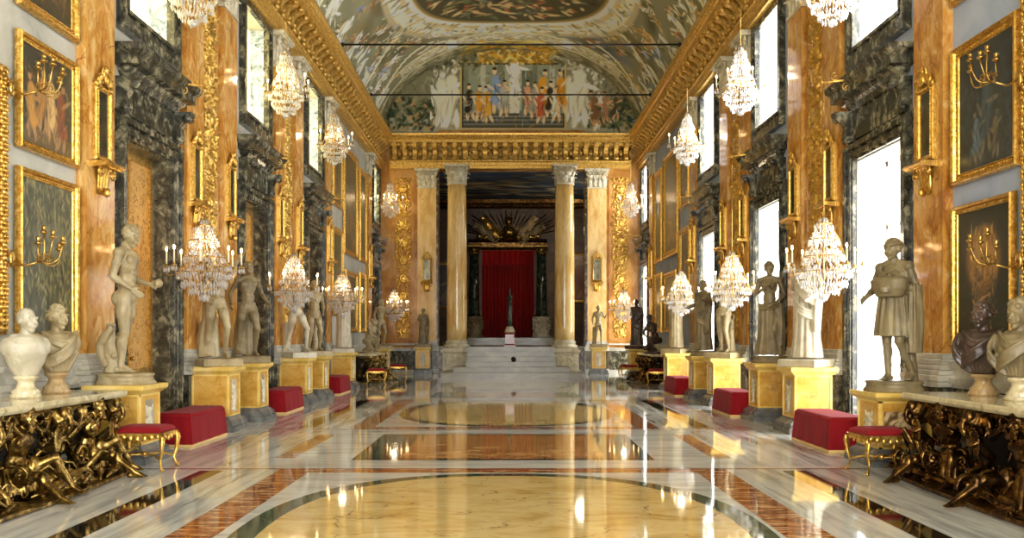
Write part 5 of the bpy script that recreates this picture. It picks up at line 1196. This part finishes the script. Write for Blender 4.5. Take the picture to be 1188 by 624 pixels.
# ------------------------------------------------------------------ busts
def bust(label, loc, rz, mat, socle, hair, seed, yaw=0, style='drape', scale=1., ):
    r = E('portrait_bust', loc, rz); tag(r, label, 'bust'); q = random.Random(seed)
    b = MB(); b.lathe([(.15, 0), (.15, .03), (.13, .05), (.14, .07), (.1, .1), (.08, .15), (.09, .18), (.12, .2), (.12, .23)], n=24); b.build('socle', socle, r)
    b = MB(); T = Matrix.Translation((0, 0, -1.02*scale+.2)) @ Matrix.Scale(scale, 4); b.X = T
    b.lathe([(.07, .98), (.12, 1.06), (.185, 1.18), (.225, 1.3), (.22, 1.38), (.16, 1.45), (.07, 1.49)], n=22, sy=.62)
    for s in (-1, 1): b.ell((s*.178, 0, 1.35), (.078, .085, .105)); b.ell((s*.08, -.07, 1.3), (.1, .06, .09))
    b.cap((0, 0, 1.42), (0, -.01, 1.53), .066, .058); b.cap((-.12, .01, 1.44), (.12, .01, 1.44), .05)
    head(b, (0, -.02, 1.63), yaw, .03, 1.08, hair, seed)
    if style == 'drape':
        fold(b, arc((.2, -.04, 1.44), (-.16, -.1, 1.16), (-.02, -.12, -.04)), .022, 4, .035); fold(b, arc((-.22, -.02, 1.42), (-.1, -.08, 1.1), (-.06, -.08, 0)), .022, 3, .03); fold(b, arc((-.17, -.04, 1.45), (.17, -.04, 1.45), (0, -.13, -.1)), .02, 3, .03)
        for k in range(7): x = -.21+.07*k; b.tube([(x, -.02, 1.4-abs(x)*.2), (x*.8, -.11, 1.25), (x*.4, -.07, 1.06)], .018, 7)
        b.ell((.17, -.05, 1.45), (.04, .03, .04))
    b.organic('body', mat, r, .008, 2)
bust('pale bald headed marble bust at the left end of the near left console table', (-5.03, 8.98, .95), 1.0, 'white_statue', 'table_marble', 'none', 31, .3, 'bare', 1.0)
bust('draped curly haired marble bust on the near left console table, right of the bald bust', (-5.1, 9.72, .95), .95, 'statue_marble', 'alabaster_brown', 'curly', 32, .35, 'drape', 1.07)
bust('dark stone bust in heavy drapery on the near right console table', (5.15, 9.35, .95), -.85, 'bronze_stone', 'alabaster_brown', 'curly', 33, -.3, 'drape', 1.1)
bust('pale marble bust with winged helmet, at the right edge on the near console table', (5.12, 8.62, .95), -1.0, 'aged_marble', 'table_marble', 'helmet', 34, -.2, 'drape', 1.07)

# ------------------------------------------------------------------ statues and their pedestals
pd = pedestal_proto(); pfirst = [True]
PG = 'yellow marble statue pedestals'
def ped(x, y, label, h=1.1, rz=0, w=1.):
    o = pd if pfirst[0] else dup(pd); pfirst[0] = False
    o.location = (x, y, 0); o.rotation_euler = (0, 0, rz); o.scale = (w, w, h/1.1); tag(o, label, 'pedestal', PG)
LP, RP = PI/2, -PI/2
ped(-4.88, 11.0, 'yellow pedestal behind the near left console table, under the nude statue holding a ball', .98, PI/2)
statue('marble_statue', (-4.88, 11.0, .98), R(92), 'standing nude marble youth holding a ball, beyond the near left console table', 'statue_marble', f_hero, 'round', .009, ph=.14, pr=.36, scale=1.06)
ped(-4.95, 14.6, 'yellow marble pedestal just beyond the nearest left red bench, under the statue with raised arm', 1.08, PI/2)
statue('marble_statue', (-4.95, 14.6, 1.08), R(40), 'nude marble figure with one arm flung upward, behind the nearest low left chandelier', 'statue_marble', f_raised, 'square', .011)
ped(-4.95, 16.35, 'yellow marble pedestal with dark plinth, under the youth beside the second left doorway', 1.08, PI/2)
statue('marble_statue', (-4.95, 16.35, 1.08), R(35), 'marble youth with cloth falling behind him, before the second left doorway', 'aged_marble', f_youth, 'square', .012)
ped(-4.95, 20.1, 'yellow marble pedestal just beyond the second left red bench, under a white nude statue', 1.08, PI/2)
statue('marble_statue', (-4.95, 20.1, 1.08), R(50), 'white nude marble figure bending forward, under the second low left chandelier', 'white_statue', f_bow, 'square', .013)
ped(-4.95, 21.95, 'yellow marble pedestal before the third left doorway, second of the second left pair', 1.08, PI/2)
statue('marble_statue', (-4.95, 21.95, 1.08), R(40), 'slender nude marble figure with one hand raised, before the third left doorway', 'statue_marble', f_leanback, 'square', .014)
ped(-4.96, 25.9, 'yellow marble pedestal beyond the smallest left red bench, under the white robed statue', 1.08, PI/2)
statue('marble_statue', (-4.96, 25.9, 1.08), R(10), 'straight white robed marble statue under the third low left chandelier', 'white_statue', f_herm, 'square', .016)
ped(-4.95, 33.4, 'yellow marble pedestal at the far left behind the console table', 1.08, PI/2)
statue('marble_statue', (-4.95, 33.4, 1.08), R(40), 'small looking marble nude at the far left beyond the crouching statue', 'statue_marble', f_faun, 'square', .017)
ped(-3.5, 35.35, 'small yellow pedestal with carved panel before the end wall pilaster left of the stairs', 1.12, 0, .9)
statue('marble_statue', (-3.5, 35.35, 1.12), 0, 'robed marble statuette in front of the end wall pilaster left of the stairs', 'aged_marble', lambda b: f_toga(b, 21), 'square', .017, scale=.82)
ped(3.68, 35.35, 'small yellow pedestal with carved panel before the end wall pilaster right of the stairs', 1.12, 0, .9)
statue('marble_statue', (3.68, 35.35, 1.12), 0, 'slim nude marble statuette in front of the end wall pilaster right of the stairs', 'statue_marble', lambda b: f_faun(b), 'square', .017, scale=.88)
r = statue('crouching_statue', (-4.85, 29.9, .98), R(60), 'crouching marble nude on the far left console table', 'statue_marble', f_crouch, 'round', .015, ph=.06, pr=.4)
r = statue('crouching_statue', (5.0, 29.4, .98), R(-60), 'dark crouching nude on the far right console table', 'bronze_stone', f_crouch, 'round', .015, ph=.06, pr=.4, scale=1.1)
ped(4.85, 10.85, 'carved pedestal behind the near right console table, under the woman with the basket', .9, -PI/2, 1.05)
q_ = relief('relief_panel', .5, .5, .05, 44, 'alabaster_brown', [z for z in C.objects if z.get('label', '').startswith('carved pedestal behind')][0], px=.012, back=0, dens=2.); q_.rotation_euler = (0, 0, PI/2); q_.location = (.3, 0, .32)
statue('marble_statue', (4.85, 10.85, .9), R(-52), 'marble woman in short tunic carrying a basket, standing against the bright nearest right doorway', 'aged_marble', f_muse, 'round', .009, pr=.36)
ped(4.95, 14.3, 'yellow marble pedestal just beyond the nearest right red bench, under the robed headed statue', 1.08, -PI/2)
statue('marble_statue', (4.95, 14.3, 1.08), R(-50), 'broad white robed marble statue hanging drapery behind the nearest low right chandelier', 'white_statue', lambda b: f_toga(b, 23), 'square', .012)
ped(4.95, 16.35, 'dark shaded yellow pedestal before the second right doorway, under the half draped woman', 1.08, -PI/2)
statue('marble_statue', (4.95, 16.35, 1.08), R(-30), 'half draped marble woman silhouetted against the second bright right doorway', 'aged_marble', f_venus, 'round', .012)
ped(4.95, 19.85, 'yellow marble pedestal beyond the second right red bench, under a small nude', 1.08, -PI/2)
statue('marble_statue', (4.95, 19.85, 1.08), R(-40), 'small nude marble figure below the second low right chandelier', 'statue_marble', f_leanback, 'square', .014)
ped(4.95, 21.9, 'shaded yellow pedestal before the third right doorway, under the statue with outstretched arms', 1.08, -PI/2)
statue('marble_statue', (4.95, 21.9, 1.08), R(-60), 'dark robed statue with outstretched arms against the third bright right doorway', 'aged_marble', f_orator, 'round', .014)
ped(4.95, 25.5, 'yellow marble pedestal beyond the smallest right red bench, under a robed statue', 1.08, -PI/2)
statue('marble_statue', (4.95, 25.5, 1.08), R(-40), 'upright robed statue under the third low right chandelier', 'statue_marble', f_herm, 'square', .016)
ped(4.95, 33.3, 'shaded pedestal at the far right behind the dark console table', 1.08, -PI/2)
statue('marble_statue', (4.95, 33.3, 1.08), R(-40), 'tall dark robed statue at the far right beside the last window', 'bronze_stone', lambda b: f_toga(b, 29), 'square', .017)

# ------------------------------------------------------------------ red benches
def bench(label, x, y, L=1.44, first=[None]):
    if first[0] is None:
        r = E('upholstered_bench'); b = MB(); W = .53
        prof = [(.035, .035), (.03, .1), (.012, .3), (0, .44), (-.012, .47), (-.04, .482)]
        n = 40; rs = []
        for o, z in prof:
            ring = []
            hx, hy = W/2+o, L/2+o
            pts = [(-hx, -hy), (hx, -hy), (hx, hy), (-hx, hy)]
            for k in range(4):
                p0, p1 = pts[k], pts[(k+1) % 4]
                for j in range(12):
                    t = j/12; wv = (.007*math.sin(j*2.1+k)*(1-z/.5)) if 0 < j else 0; nx, ny = ((0, -1), (1, 0), (0, 1), (-1, 0))[k]
                    ring.append((p0[0]+(p1[0]-p0[0])*t+nx*wv, p0[1]+(p1[1]-p0[1])*t+ny*wv, z))
            rs.append(ring)
        b.rings(rs, True, False); o = b.build('velvet_cover', 'red_velvet', r); m_ = o.modifiers.new('b', 'BEVEL'); m_.width = .006; m_.limit_method = 'ANGLE'; m_.angle_limit = .6
        b = MB(); b.rect([(.036, .0), (.04, .005), (.04, .032), (.036, .036)], W/2, L/2); b.build('braid_trim', 'braid', r)
        b = MB()
        for sx in (-1, 1):
            b.tube([(sx*(W/2+.002), -L/2, .445), (sx*(W/2+.002), L/2, .445)], .007, 6)
            for sy in (-1, 1): b.tube([(sx*(W/2+.036), sy*(L/2+.036), .035), (sx*(W/2+.002), sy*(L/2+.002), .44)], .006, 6)
        for sy in (-1, 1): b.tube([(-W/2, sy*(L/2+.002), .445), (W/2, sy*(L/2+.002), .445)], .007, 6)
        b.build('piping', 'curtain_red', r); first[0] = r
    else: r = dup(first[0])
    r.location = (x, y, 0); tag(r, label, 'bench', 'red velvet covered benches')
BN = ['nearest', 'middle', 'farthest']
for k, (y, yr) in enumerate(((13.08, 12.5), (18.25, 17.7), (23.9, 23.4))):
    bench('red velvet covered bench with cream braid along the left wall, %s of three' % BN[k], -4.82, y); bench('red velvet covered bench with cream braid along the right wall, %s of three' % BN[k], 4.66, yr)

# ------------------------------------------------------------------ gilt stools
def stool(mat='gold'):
    r = E('gilt_stool'); W, D, H = .56, .44, .5
    b = MB(); b.rect([(-.01, H-.05), (0, H-.045), (.005, H-.02), (-.015, H+.005), (-.06, H+.025), (-.14, H+.035)], W/2, D/2); o = b.build('seat', 'seat_red', r)
    b = MB()
    for s in (-1, 1):
        b.box(-W/2, W/2, s*D/2-.012, s*D/2+.012, H-.1, H-.05); b.box(s*W/2-.012, s*W/2+.012, -D/2, D/2, H-.1, H-.05)
        for i in range(7): x = -W/2+W*(i+.5)/7; b.ell((x, s*(D/2+.01), H-.105-.02*math.cos((i-3)*.9)), (.035, .012, .03))
        for i in range(5): y = -D/2+D*(i+.5)/5; b.ell((s*(W/2+.01), y, H-.105-.02*math.cos((i-2)*1.1)), (.012, .035, .03))
    b.organic('carved_apron', mat, r, .006, 1)
    for sx in (-1, 1):
        for sy in (-1, 1):
            b = MB(); x, y = sx*W/2, sy*D/2; b.tube([(x, y, H-.06), (x+sx*.025, y+sy*.025, H-.14), (x+sx*.012, y+sy*.012, H-.28), (x-sx*.012, y-sy*.012, .12), (x+sx*.008, y+sy*.008, .04), (x+sx*.03, y+sy*.03, .018)], [.03, .034, .02, .015, .016, .018], 10); b.ell((x+sx*.03, y+sy*.03, .02), (.022, .022, .019)); b.ell((x+sx*.03, y+sy*.03, H-.12), (.02, .02, .04)); b.build('leg', mat, r)
    b = MB(); 
    for sx in (-1, 1):
        for sy in (-1, 1): b.tube(arc((sx*W/2, sy*D/2, .13), (0, 0, .17), (0, 0, .03)), .012, 7)
    b.ell((0, 0, .18), (.04, .04, .035)); b.build('stretcher', mat, r); return r
s0 = stool()
def pst(x, y, rz, label): 
    global s0u
    o = dup(s0) if s0u else s0; s0u = True; o.location = (x, y, 0); o.rotation_euler = (0, 0, rz); tag(o, label, 'stool', 'gilded stools with red seats')
s0u = False
pst(-4.36, 10.33, .0, 'gilded stool with red seat at the far end of the near left console table')
pst(4.36, 10.08, .1, 'gilded stool with red seat in the shade in front of the near right console table')
pst(-4.3, 28.0, .2, 'gilded stool with red seat before the far left console table, nearer the camera')
pst(-4.1, 31.9, .1, 'gilded stool with red seat beyond the far left console table')
pst(4.35, 31.3, .1, 'gilded stool with red seat beyond the far right console table, by the end wall')
pst(4.75, 27.6, -.2, 'gilded stool in the dark before the far right console table')
# yellow curtain in the nearest bright doorway
b = MB(); n = 30
b.add([(-.83+.5*i/n*(1-.35*k/6), .3+.03*math.sin(i*1.1), 4.38-k*.42) for k in range(7) for i in range(n+1)], [(k*(n+1)+i, k*(n+1)+i+1, (k+1)*(n+1)+i+1, (k+1)*(n+1)+i) for k in range(6) for i in range(n)], True)
o = b.build('yellow_curtain', 'yellow_curtain'); o.location = (XR, 13.0, 0); o.rotation_euler = (0, 0, RW); o.scale = (-1, 1, 1); m_ = o.modifiers.new('s', 'SOLIDIFY'); m_.thickness = .006; tag(o, 'yellow curtain gathered at the side of the nearest bright right doorway', 'curtain')

# ------------------------------------------------------------------ unseen fill light added in the far room; then sky, camera
ld = bpy.data.lights.new('fill_light', 'POINT'); ld.energy = 130; ld.color = (1, .85, .6); ld.shadow_soft_size = .5; o = bpy.data.objects.new('far_room_fill', ld); C.objects.link(o); o.location = (3.6, 40, 6.5)
w = bpy.data.worlds.new('World'); S.world = w; w.use_nodes = True; bg = w.node_tree.nodes['Background']; bg.inputs[0].default_value = (.85, .92, 1, 1); bg.inputs[1].default_value = 6.
cam = bpy.data.cameras.new('Camera'); co = bpy.data.objects.new('Camera', cam); C.objects.link(co); co.location = (0, 0, 1.6); co.rotation_euler = (R(90), 0, 0)
cam.sensor_width = 36; cam.lens = 1000/1188*36; cam.shift_x = 4/1188; cam.shift_y = 77/1188; cam.clip_end = 200; S.camera = co
S.view_settings.view_transform = 'Standard'; S.view_settings.look = 'None'; S.view_settings.gamma = 1; S.view_settings.exposure = 0.0; S.view_settings.use_curve_mapping = False
cy = S.cycles; cy.use_denoising = True; cy.max_bounces = 8; cy.diffuse_bounces = 4; cy.glossy_bounces = 4; cy.transmission_bounces = 4; cy.transparent_max_bounces = 8; cy.sample_clamp_indirect = 6; cy.sample_clamp_direct = 0; cy.caustics_reflective = False; cy.caustics_refractive = False
